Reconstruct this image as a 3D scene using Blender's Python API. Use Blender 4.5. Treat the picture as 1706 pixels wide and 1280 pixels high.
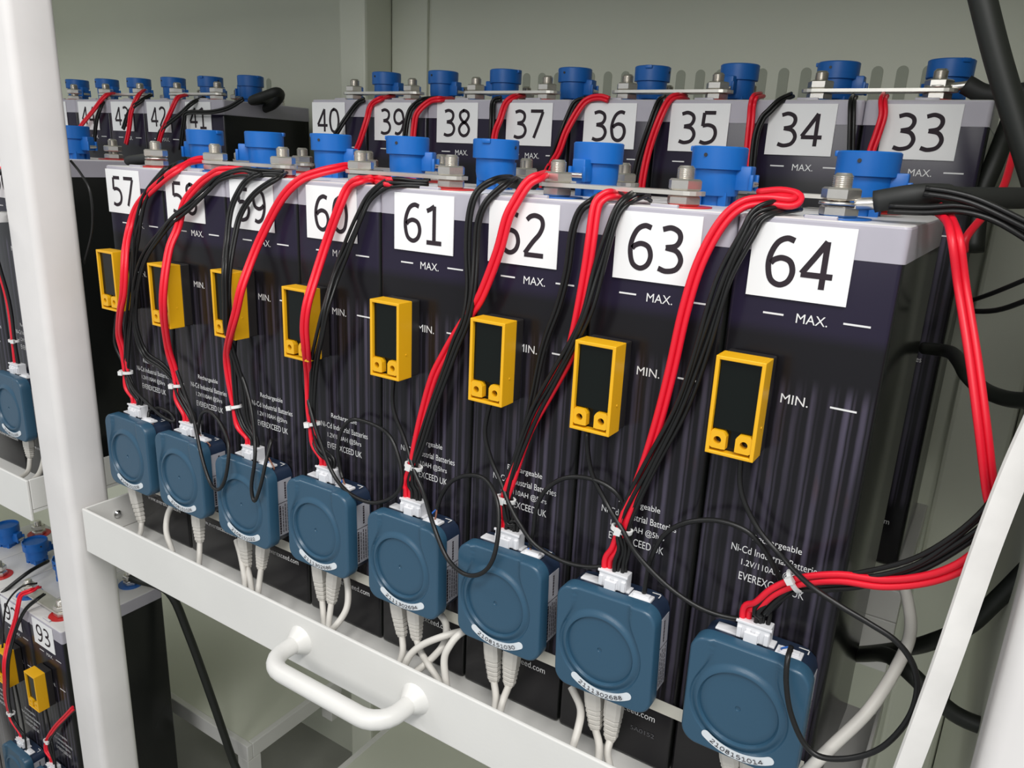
import bpy, bmesh, math, random
from mathutils import Vector, Matrix, Euler
random.seed(7)
scn = bpy.context.scene
for o in list(bpy.data.objects): bpy.data.objects.remove(o, do_unlink=True)
COL = scn.collection
PI = math.pi

# ------------------------------------------------------------------ camera
cam_d = bpy.data.cameras.new('camera'); cam_d.sensor_width = 36.0; cam_d.lens = 26.961
cam_d.clip_start = 0.01
cam = bpy.data.objects.new('camera', cam_d); COL.objects.link(cam)
cam.location = (0.89068, -0.51038, 0.09012)
cam.rotation_euler = (1.28408, -0.04473, 0.57219)
scn.camera = cam

# ------------------------------------------------------------------ world, lights, exposure
w = bpy.data.worlds.new('world'); scn.world = w; w.use_nodes = True
bg = w.node_tree.nodes['Background']; bg.inputs[0].default_value = (0.93, 0.97, 1.0, 1); bg.inputs[1].default_value = 0.50
def area_light(name, loc, target, sx, sy, power, col=(1, 1, 1)):
    d = bpy.data.lights.new(name, 'AREA'); d.shape = 'RECTANGLE'; d.size = sx; d.size_y = sy; d.energy = power; d.color = col
    o = bpy.data.objects.new(name, d); COL.objects.link(o); o.location = loc
    o.rotation_euler = (Vector(target) - Vector(loc)).to_track_quat('-Z', 'Y').to_euler()
    return o
area_light('ceiling_lamp', (1.45, -0.90, 1.45), (0.45, 0.0, -0.15), 1.5, 0.30, 35, (1.0, 0.985, 0.96))
area_light('far_ceiling_lamp', (-1.3, -1.0, 1.5), (-0.2, 0.0, -0.5), 1.2, 0.30, 14, (1.0, 0.985, 0.96))
area_light('added_fill_light', (0.7, -2.3, 1.0), (0.4, 0.3, -0.2), 1.4, 0.5, 20, (1.0, 0.99, 0.97))  # fill light added to lift the back wall, rear row and lower rails
scn.view_settings.view_transform = 'Standard'; scn.view_settings.look = 'None'
scn.view_settings.gamma = 1.0; scn.view_settings.use_curve_mapping = False
scn.view_settings.exposure = 0.0

# ------------------------------------------------------------------ materials
def mat(name, col, rough=0.5, metal=0.0, spec=0.5, coat=0.0, bump=0.0, bscale=200, var=0.0, vscale=12, trans=0.0):
    m = bpy.data.materials.new(name); m.use_nodes = True; nt = m.node_tree; b = nt.nodes['Principled BSDF']
    b.inputs['Base Color'].default_value = (*col, 1); b.inputs['Roughness'].default_value = rough
    b.inputs['Metallic'].default_value = metal; b.inputs['Specular IOR Level'].default_value = spec
    b.inputs['Coat Weight'].default_value = coat
    if trans: b.inputs['Transmission Weight'].default_value = trans
    tc = nt.nodes.new('ShaderNodeTexCoord')
    if bump:
        n = nt.nodes.new('ShaderNodeTexNoise'); n.inputs['Scale'].default_value = bscale
        nt.links.new(tc.outputs['Object'], n.inputs['Vector'])
        bp = nt.nodes.new('ShaderNodeBump'); bp.inputs['Strength'].default_value = bump; bp.inputs['Distance'].default_value = 0.001
        nt.links.new(n.outputs['Fac'], bp.inputs['Height']); nt.links.new(bp.outputs['Normal'], b.inputs['Normal'])
    if var:
        n = nt.nodes.new('ShaderNodeTexNoise'); n.inputs['Scale'].default_value = vscale; n.inputs['Detail'].default_value = 4
        nt.links.new(tc.outputs['Object'], n.inputs['Vector'])
        r = nt.nodes.new('ShaderNodeMapRange'); r.inputs[1].default_value = 0.3; r.inputs[2].default_value = 0.7
        r.inputs[3].default_value = 1 - var; r.inputs[4].default_value = 1 + var * 0.3
        nt.links.new(n.outputs['Fac'], r.inputs[0])
        mx = nt.nodes.new('ShaderNodeMix'); mx.data_type = 'RGBA'; mx.blend_type = 'MULTIPLY'; mx.inputs[0].default_value = 1
        mx.inputs[6].default_value = (*col, 1); nt.links.new(r.outputs[0], mx.inputs[7]); nt.links.new(mx.outputs[2], b.inputs['Base Color'])
    return m
M = {}
M['white_paint'] = mat('white_powder_coat', (0.72, 0.71, 0.68), 0.42, var=0.05, vscale=9, bump=0.08, bscale=300)
M['post_paint'] = mat('off_white_post_paint', (0.74, 0.715, 0.70), 0.5, var=0.06, vscale=14)
M['wall'] = mat('grey_green_panel_paint', (0.64, 0.655, 0.55), 0.5, var=0.05, vscale=3)
M['vent'] = mat('vent_slot_shade', (0.36, 0.38, 0.31), 0.7)  # darker tone paints in the dim space behind the open slots
M['floor'] = mat('grey_floor', (0.34, 0.34, 0.31), 0.6, var=0.1)
M['lid'] = mat('milky_lid_plastic', (0.44, 0.42, 0.475), 0.3, var=0.06, vscale=25)
M['lidtop'] = mat('white_lid_top', (0.70, 0.685, 0.675), 0.35)
M['paper'] = mat('white_paper', (0.84, 0.84, 0.84), 0.75)
M['ink'] = mat('black_ink', (0.03, 0.022, 0.028), 0.7, spec=0.2)
M['print'] = mat('white_print', (0.75, 0.75, 0.75), 0.5)
M['faint'] = mat('faint_grey_print', (0.10, 0.10, 0.11), 0.5)
M['blue'] = mat('blue_cap_plastic', (0.006, 0.125, 0.46), 0.38, bump=0.05)
M['washer_red'] = mat('red_plastic', (0.55, 0.02, 0.02), 0.4)
M['washer_blue'] = mat('blue_washer_plastic', (0.015, 0.12, 0.42), 0.4)
M['steel'] = mat('nickel_steel', (0.72, 0.69, 0.64), 0.27, metal=0.9, var=0.12, vscale=60)
M['brass'] = mat('brass_tinted_nut', (0.68, 0.56, 0.40), 0.28, metal=0.9)
M['bar'] = mat('nickel_plated_bar', (0.74, 0.72, 0.66), 0.36, metal=0.8, var=0.1, vscale=40)
M['yellow'] = mat('yellow_plastic', (0.80, 0.42, 0.008), 0.38, bump=0.05)
M['yellow_dark'] = mat('yellow_recess', (0.62, 0.30, 0.01), 0.5)
M['sensor_black'] = mat('black_sensor_base', (0.020, 0.018, 0.018), 0.45)
M['screen'] = mat('black_glossy_resin', (0.004, 0.006, 0.005), 0.12, spec=0.25, bump=0.12, bscale=60)
M['module'] = mat('blue_module_cover', (0.026, 0.078, 0.132), 0.33, bump=0.06, bscale=400)
M['module_body'] = mat('navy_module_body', (0.014, 0.026, 0.055), 0.4)
M['sticker'] = mat('grey_label', (0.42, 0.42, 0.46), 0.5)
M['sticker_white'] = mat('white_label', (0.66, 0.70, 0.73), 0.5)
M['plug'] = mat('white_nylon', (0.74, 0.74, 0.76), 0.4)
M['tie'] = mat('white_cable_tie_nylon', (0.75, 0.75, 0.74), 0.4)
M['red'] = mat('red_wire_silicone', (0.75, 0.006, 0.025), 0.42)
M['black'] = mat('black_wire_pvc', (0.009, 0.009, 0.009), 0.36, spec=0.35)
M['blackmatte'] = mat('black_heat_shrink', (0.014, 0.015, 0.014), 0.6)
M['conduit'] = mat('black_conduit', (0.011, 0.013, 0.010), 0.5)
M['wblue'] = mat('blue_core', (0.02, 0.13, 0.50), 0.4)
M['wbrown'] = mat('brown_core', (0.24, 0.10, 0.06), 0.4)
M['net'] = mat('beige_network_cable', (0.60, 0.575, 0.53), 0.45)
M['strap'] = mat('white_strap', (0.80, 0.78, 0.75), 0.55, var=0.08, vscale=35)
M['chrome'] = mat('chrome', (0.7, 0.7, 0.7), 0.15, metal=1.0)
M['strip'] = mat('ivory_strip', (0.66, 0.64, 0.56), 0.5)

def case_material():
    m = bpy.data.materials.new('dark_translucent_case'); m.use_nodes = True; nt = m.node_tree; N = nt.nodes; L = nt.links
    b = N['Principled BSDF']; b.inputs['Roughness'].default_value = 0.22; b.inputs['Specular IOR Level'].default_value = 0.28
    tc = N.new('ShaderNodeTexCoord'); sx = N.new('ShaderNodeSeparateXYZ'); L.new(tc.outputs['Object'], sx.inputs[0])
    def math_(op, a, bb=None, c=None):
        n = N.new('ShaderNodeMath'); n.operation = op
        for i, v in enumerate((a, bb, c)):
            if v is None: continue
            if isinstance(v, (int, float)): n.inputs[i].default_value = v
            else: L.new(v, n.inputs[i])
        return n.outputs[0]
    def rng(v, a, bb, c=0.0, d=1.0, smooth=True):
        n = N.new('ShaderNodeMapRange'); n.interpolation_type = 'SMOOTHSTEP' if smooth else 'LINEAR'
        L.new(v, n.inputs[0]); n.inputs[1].default_value = a; n.inputs[2].default_value = bb; n.inputs[3].default_value = c; n.inputs[4].default_value = d
        return n.outputs[0]
    # plate edges seen through the front of the case: thin upright bars every 8.2 mm
    wob = N.new('ShaderNodeTexNoise'); wob.inputs['Scale'].default_value = 40; L.new(tc.outputs['Object'], wob.inputs['Vector'])
    xs = math_('ADD', sx.outputs[0], math_('MULTIPLY', wob.outputs['Fac'], 0.0012))
    s1 = rng(math_('SINE', math_('MULTIPLY', xs, 2 * PI / 0.0104)), -0.1, 1.0)
    s2 = rng(math_('SINE', math_('MULTIPLY', xs, 2 * PI / 0.0052)), 0.2, 1.0, 0, 0.35)
    # streaky noise stretched along z
    mp = N.new('ShaderNodeMapping'); L.new(tc.outputs['Object'], mp.inputs[0]); mp.inputs['Scale'].default_value = (95, 1, 5)
    nz = N.new('ShaderNodeTexNoise'); nz.inputs['Scale'].default_value = 1.0; nz.inputs['Detail'].default_value = 3; L.new(mp.outputs[0], nz.inputs['Vector'])
    nv = rng(nz.outputs['Fac'], 0.35, 0.72, 0.15, 1.0)
    zone = math_('MULTIPLY', rng(sx.outputs[2], 0.352, 0.335), rng(sx.outputs[2], 0.060, 0.078))          # plates begin below the acid level
    top = rng(sx.outputs[2], 0.372, 0.384)           # clear purple liquid above the plates
    geo = N.new('ShaderNodeNewGeometry'); sn = N.new('ShaderNodeSeparateXYZ')
    vt = N.new('ShaderNodeVectorTransform'); vt.vector_type = 'NORMAL'; vt.convert_from = 'WORLD'; vt.convert_to = 'OBJECT'
    L.new(geo.outputs['Normal'], vt.inputs[0]); L.new(vt.outputs[0], sn.inputs[0])
    front = rng(sn.outputs[1], -0.5, -0.9)
    amt = math_('MULTIPLY', math_('MULTIPLY', math_('MAXIMUM', s1, s2), nv), math_('MULTIPLY', zone, front))
    # warm patches on the plates
    mp2 = N.new('ShaderNodeMapping'); L.new(tc.outputs['Object'], mp2.inputs[0]); mp2.inputs['Scale'].default_value = (60, 1, 14)
    nw = N.new('ShaderNodeTexNoise'); nw.inputs['Scale'].default_value = 1.0; L.new(mp2.outputs[0], nw.inputs['Vector'])
    warm = math_('MULTIPLY', rng(nw.outputs['Fac'], 0.55, 0.7), math_('MULTIPLY', rng(sx.outputs[2], 0.345, 0.32), rng(sx.outputs[2], 0.26, 0.30)))
    c1 = N.new('ShaderNodeMix'); c1.data_type = 'RGBA'; L.new(warm, c1.inputs[0]); c1.inputs[6].default_value = (0.078, 0.068, 0.102, 1); c1.inputs[7].default_value = (0.13, 0.058, 0.034, 1)
    c0 = N.new('ShaderNodeMix'); c0.data_type = 'RGBA'; L.new(math_('MULTIPLY', top, front), c0.inputs[0]); c0.inputs[6].default_value = (0.0085, 0.0078, 0.0098, 1); c0.inputs[7].default_value = (0.017, 0.013, 0.030, 1)
    cs = N.new('ShaderNodeMix'); cs.data_type = 'RGBA'; L.new(front, cs.inputs[0]); cs.inputs[6].default_value = (0.013, 0.014, 0.013, 1); L.new(c0.outputs[2], cs.inputs[7])
    cf = N.new('ShaderNodeMix'); cf.data_type = 'RGBA'; L.new(amt, cf.inputs[0]); L.new(cs.outputs[2], cf.inputs[6]); L.new(c1.outputs[2], cf.inputs[7])
    L.new(cf.outputs[2], b.inputs['Base Color'])
    return m
M['case'] = case_material()

# ------------------------------------------------------------------ helpers
def box(bm, x0, x1, y0, y1, z0, z1, bev=0.0, seg=2):
    vs = [bm.verts.new((x, y, z)) for x in (x0, x1) for y in (y0, y1) for z in (z0, z1)]
    fs = [(0, 1, 3, 2), (4, 6, 7, 5), (0, 4, 5, 1), (2, 3, 7, 6), (0, 2, 6, 4), (1, 5, 7, 3)]
    f = [bm.faces.new([vs[i] for i in q]) for q in fs]
    if bev:
        es = list({e for q in f for e in q.edges})
        bmesh.ops.bevel(bm, geom=es, offset=bev, segments=seg, affect='EDGES', profile=0.5)
def cyl(bm, p0, p1, r0, r1=None, seg=20, cap=True):
    tube(bm, [p0, p1], r0, seg, radii=[r0, r1 if r1 is not None else r0], smooth=False, cap=cap)
def catmull(pts, sub=6):
    P = [Vector(p) for p in pts]
    if len(P) < 3: return P
    out = []; Q = [P[0] * 2 - P[1]] + P + [P[-1] * 2 - P[-2]]
    for i in range(1, len(Q) - 2):
        a, b, c, d = Q[i - 1:i + 3]
        for k in range(sub):
            t = k / sub
            out.append(0.5 * ((2 * b) + (c - a) * t + (2 * a - 5 * b + 4 * c - d) * t * t + (3 * b - a - 3 * c + d) * t ** 3))
    out.append(P[-1]); return out
def frames(P):
    T = [(P[min(i + 1, len(P) - 1)] - P[max(i - 1, 0)]).normalized() for i in range(len(P))]
    n = T[0].orthogonal().normalized(); F = []
    for t in T:
        n = (n - t * n.dot(t));
        n = n.normalized() if n.length > 1e-6 else t.orthogonal().normalized()
        F.append((n.copy(), t.cross(n).normalized(), t))
    return F
def tube(bm, pts, r, seg=8, radii=None, smooth=True, cap=True, sub=6):
    P = catmull(pts, sub) if smooth else [Vector(p) for p in pts]
    F = frames(P); rings = []
    for i, p in enumerate(P):
        rr = radii[i] if radii else r
        rings.append([bm.verts.new(p + (F[i][0] * math.cos(2 * PI * k / seg) + F[i][1] * math.sin(2 * PI * k / seg)) * rr) for k in range(seg)])
    for a, b in zip(rings, rings[1:]):
        for k in range(seg):
            f = bm.faces.new((a[k], a[(k + 1) % seg], b[(k + 1) % seg], b[k])); f.smooth = True
    if cap:
        bm.faces.new(rings[0][::-1]); bm.faces.new(rings[-1])
def ribbon(bm, pts, wdt, th, wdir, sub=6):
    P = catmull(pts, sub); F = frames(P); wd = Vector(wdir); R = []
    for i, p in enumerate(P):
        t = F[i][2]; wv = (wd - t * wd.dot(t)).normalized(); nv = t.cross(wv)
        R.append([bm.verts.new(p + wv * a * wdt / 2 + nv * b * th / 2) for a, b in ((-1, -1), (1, -1), (1, 1), (-1, 1))])
    for a, b in zip(R, R[1:]):
        for k in range(4): bm.faces.new((a[k], a[(k + 1) % 4], b[(k + 1) % 4], b[k]))
    bm.faces.new(R[0][::-1]); bm.faces.new(R[-1])
def lathe(bm, prof, c=(0, 0, 0), seg=32, axis='Z', cap=True):
    R = []
    for r, h in prof:
        ring = []
        for k in range(seg):
            a = 2 * PI * k / seg
            v = (r * math.cos(a), r * math.sin(a), h) if axis == 'Z' else (r * math.cos(a), -h, r * math.sin(a))
            ring.append(bm.verts.new(Vector(v) + Vector(c)))
        R.append(ring)
    for a, b in zip(R, R[1:]):
        for k in range(seg):
            f = bm.faces.new((a[k], a[(k + 1) % seg], b[(k + 1) % seg], b[k])); f.smooth = seg > 8
    if cap: bm.faces.new(R[0][::-1]); bm.faces.new(R[-1])
def prism(bm, outline, y0, y1, plane='XZ'):
    # outline: 2-D points; extruded along the third axis from y0 to y1
    def pt(u, v, h): return (u, h, v) if plane == 'XZ' else (u, v, h)
    a = [bm.verts.new(pt(u, v, y0)) for u, v in outline]; b = [bm.verts.new(pt(u, v, y1)) for u, v in outline]; n = len(a)
    for k in range(n): bm.faces.new((a[k], a[(k + 1) % n], b[(k + 1) % n], b[k]))
    bm.faces.new(a[::-1]); bm.faces.new(b)
def obj(name, bm, m, parent=None, world=False, smooth=None):
    """link bm as ONE mesh object; world=True: coordinates are world ones and are moved into the parent's frame"""
    if world and parent is not None:
        P = Matrix.Identity(4); q = parent
        while q is not None: P = Matrix.Translation(q.location) @ q.rotation_euler.to_matrix().to_4x4() @ P; q = q.parent
        bmesh.ops.transform(bm, matrix=P.inverted(), verts=bm.verts)
    bmesh.ops.recalc_face_normals(bm, faces=bm.faces)
    me = bpy.data.meshes.new(name); bm.to_mesh(me); bm.free()
    if smooth is not None:
        for p in me.polygons: p.use_smooth = True
        me.set_sharp_from_angle(angle=math.radians(smooth))
    for mm in (m if isinstance(m, (list, tuple)) else [m]): me.materials.append(mm)
    o = bpy.data.objects.new(name, me); COL.objects.link(o)
    if parent is not None: o.parent = parent
    return o
def NB(): return bmesh.new()
def thing(name, label, cat, loc=(0, 0, 0), rot=(0, 0, 0), group=None):
    o = bpy.data.objects.new(name, None); COL.objects.link(o); o.empty_display_size = 0.02
    o.location = loc; o.rotation_euler = rot; tag(o, label, cat, group); return o
def tag(o, label, cat, group=None):
    o['label'] = label; o['category'] = cat
    if group: o['group'] = group
    return o
def structure(o): o['kind'] = 'structure'; return o
def copy_tree(o, parent=None):
    c = o.copy(); COL.objects.link(c)
    if parent is not None: c.parent = parent
    for ch in list(KIDS(o)): copy_tree(ch, c)
    return c
def KIDS(o): return [x for x in bpy.data.objects if x.parent == o]
def text_bm(s, height=None, width=None, font_off=0.0, spacing=1.0, depth=0.0):
    """flat text mesh centred on the origin in the XY plane"""
    cu = bpy.data.curves.new('t', 'FONT'); cu.body = s; cu.align_x = 'CENTER'; cu.size = 1.0; cu.offset = font_off; cu.space_character = spacing
    cu.resolution_u = 5; cu.space_line = 0.95
    o = bpy.data.objects.new('t', cu); COL.objects.link(o); dg = bpy.context.evaluated_depsgraph_get(); dg.update()
    me = bpy.data.meshes.new_from_object(o.evaluated_get(dg)); bm = bmesh.new(); bm.from_mesh(me)
    bpy.data.objects.remove(o); bpy.data.curves.remove(cu); bpy.data.meshes.remove(me)
    xs = [v.co.x for v in bm.verts]; ys = [v.co.y for v in bm.verts]
    cx, cy = (min(xs) + max(xs)) / 2, (min(ys) + max(ys)) / 2
    sy = height / (max(ys) - min(ys)) if height else None; sx = width / (max(xs) - min(xs)) if width else None
    sy = sy or sx; sx = sx or sy
    for v in bm.verts: v.co = Vector(((v.co.x - cx) * sx, (v.co.y - cy) * sy, 0))
    return bm
def put_text(dst, s, cx, y, cz, height=None, width=None, off=0.0, fn=None, spacing=1.0):
    """adds text standing in the XZ plane facing -Y"""
    t = text_bm(s, height, width, off, spacing); vm = {}
    for v in t.verts:
        p = fn(v.co.x, v.co.y) if fn else (cx + v.co.x, y, cz + v.co.y)
        vm[v] = dst.verts.new(p)
    for f in t.faces:
        try: dst.faces.new([vm[v] for v in f.verts])
        except ValueError: pass
    t.free()

STROKES = {
'0': [[(.27, 1), (.12, .9), (.05, .62), (.05, .38), (.12, .1), (.27, 0), (.42, .1), (.49, .38), (.49, .62), (.42, .9), (.27, 1), (.2, .97)]],
'1': [[(.06, .86), (.16, .91), (.28, 1)], [(.28, 1), (.28, .5), (.28, 0)], [(.06, 0), (.28, 0), (.5, 0)]],
'2': [[(.05, .88), (.14, .97), (.27, 1), (.41, .93), (.45, .76), (.38, .55), (.22, .33), (.03, .03)], [(.02, .0), (.26, 0), (.5, 0)]],
'3': [[(.06, .95), (.23, 1), (.39, .92), (.43, .76), (.35, .6), (.15, .54)], [(.15, .54), (.38, .48), (.48, .28), (.4, .07), (.2, 0), (.03, .05)]],
'4': [[(.38, 0), (.38, .5), (.38, 1)], [(.38, 1), (.2, .65), (.01, .3)], [(.0, .28), (.28, .28), (.54, .28)]],
'5': [[(.44, 1), (.28, 1), (.1, 1)], [(.1, 1), (.09, .8), (.08, .56)], [(.08, .57), (.25, .6), (.42, .52), (.48, .31), (.4, .09), (.2, 0), (.03, .05)]],
'6': [[(.46, .96), (.32, 1), (.17, .9), (.07, .65), (.05, .38), (.12, .1), (.28, 0), (.43, .09), (.49, .3), (.43, .51), (.28, .58), (.15, .53), (.085, .45)]],
'7': [[(.02, 1), (.25, 1), (.5, 1)], [(.49, .98), (.34, .5), (.17, 0)]],
'8': [[(.27, 1), (.12, .92), (.09, .76), (.2, .58), (.38, .46), (.48, .27), (.42, .08), (.27, 0), (.12, .08), (.06, .27), (.16, .46), (.34, .58), (.45, .76), (.42, .92), (.27, 1), (.2, .98)]]}
STROKES['9'] = [[(.54 - x, 1 - y) for x, y in s] for s in STROKES['6']]
def put_digits(dst, s, cx, y, cz, h, xs=1.0, sw=0.0042, fn=None):
    """sans digits drawn as pen strokes of width sw standing in the XZ plane, facing -Y"""
    adv = 0.64 * h * xs; x0 = cx - (adv * (len(s) - 1) + 0.54 * h * xs) / 2
    hh = h - sw
    for i, ch in enumerate(s):
        for st in STROKES[ch]:
            P = [Vector((x0 + i * adv + u * h * xs, cz - hh / 2 + v * hh, 0)) for u, v in st]; y -= 0.00004
            P = catmull(P, 5) if len(P) > 3 else P
            L_, R_ = [], []
            for k, p in enumerate(P):
                t = (P[min(k + 1, len(P) - 1)] - P[max(k - 1, 0)]).normalized(); n = Vector((-t.y, t.x, 0)) * sw / 2
                for q, dst_l in ((p + n, L_), (p - n, R_)):
                    dst_l.append(dst.verts.new(tuple(Vector(fn(q.x, q.y)) + Vector((0, y + 0.0015, 0)) ) if fn else (q.x, y, q.y)))
            for k in range(len(P) - 1): dst.faces.new((L_[k], R_[k], R_[k + 1], L_[k + 1]))

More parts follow.
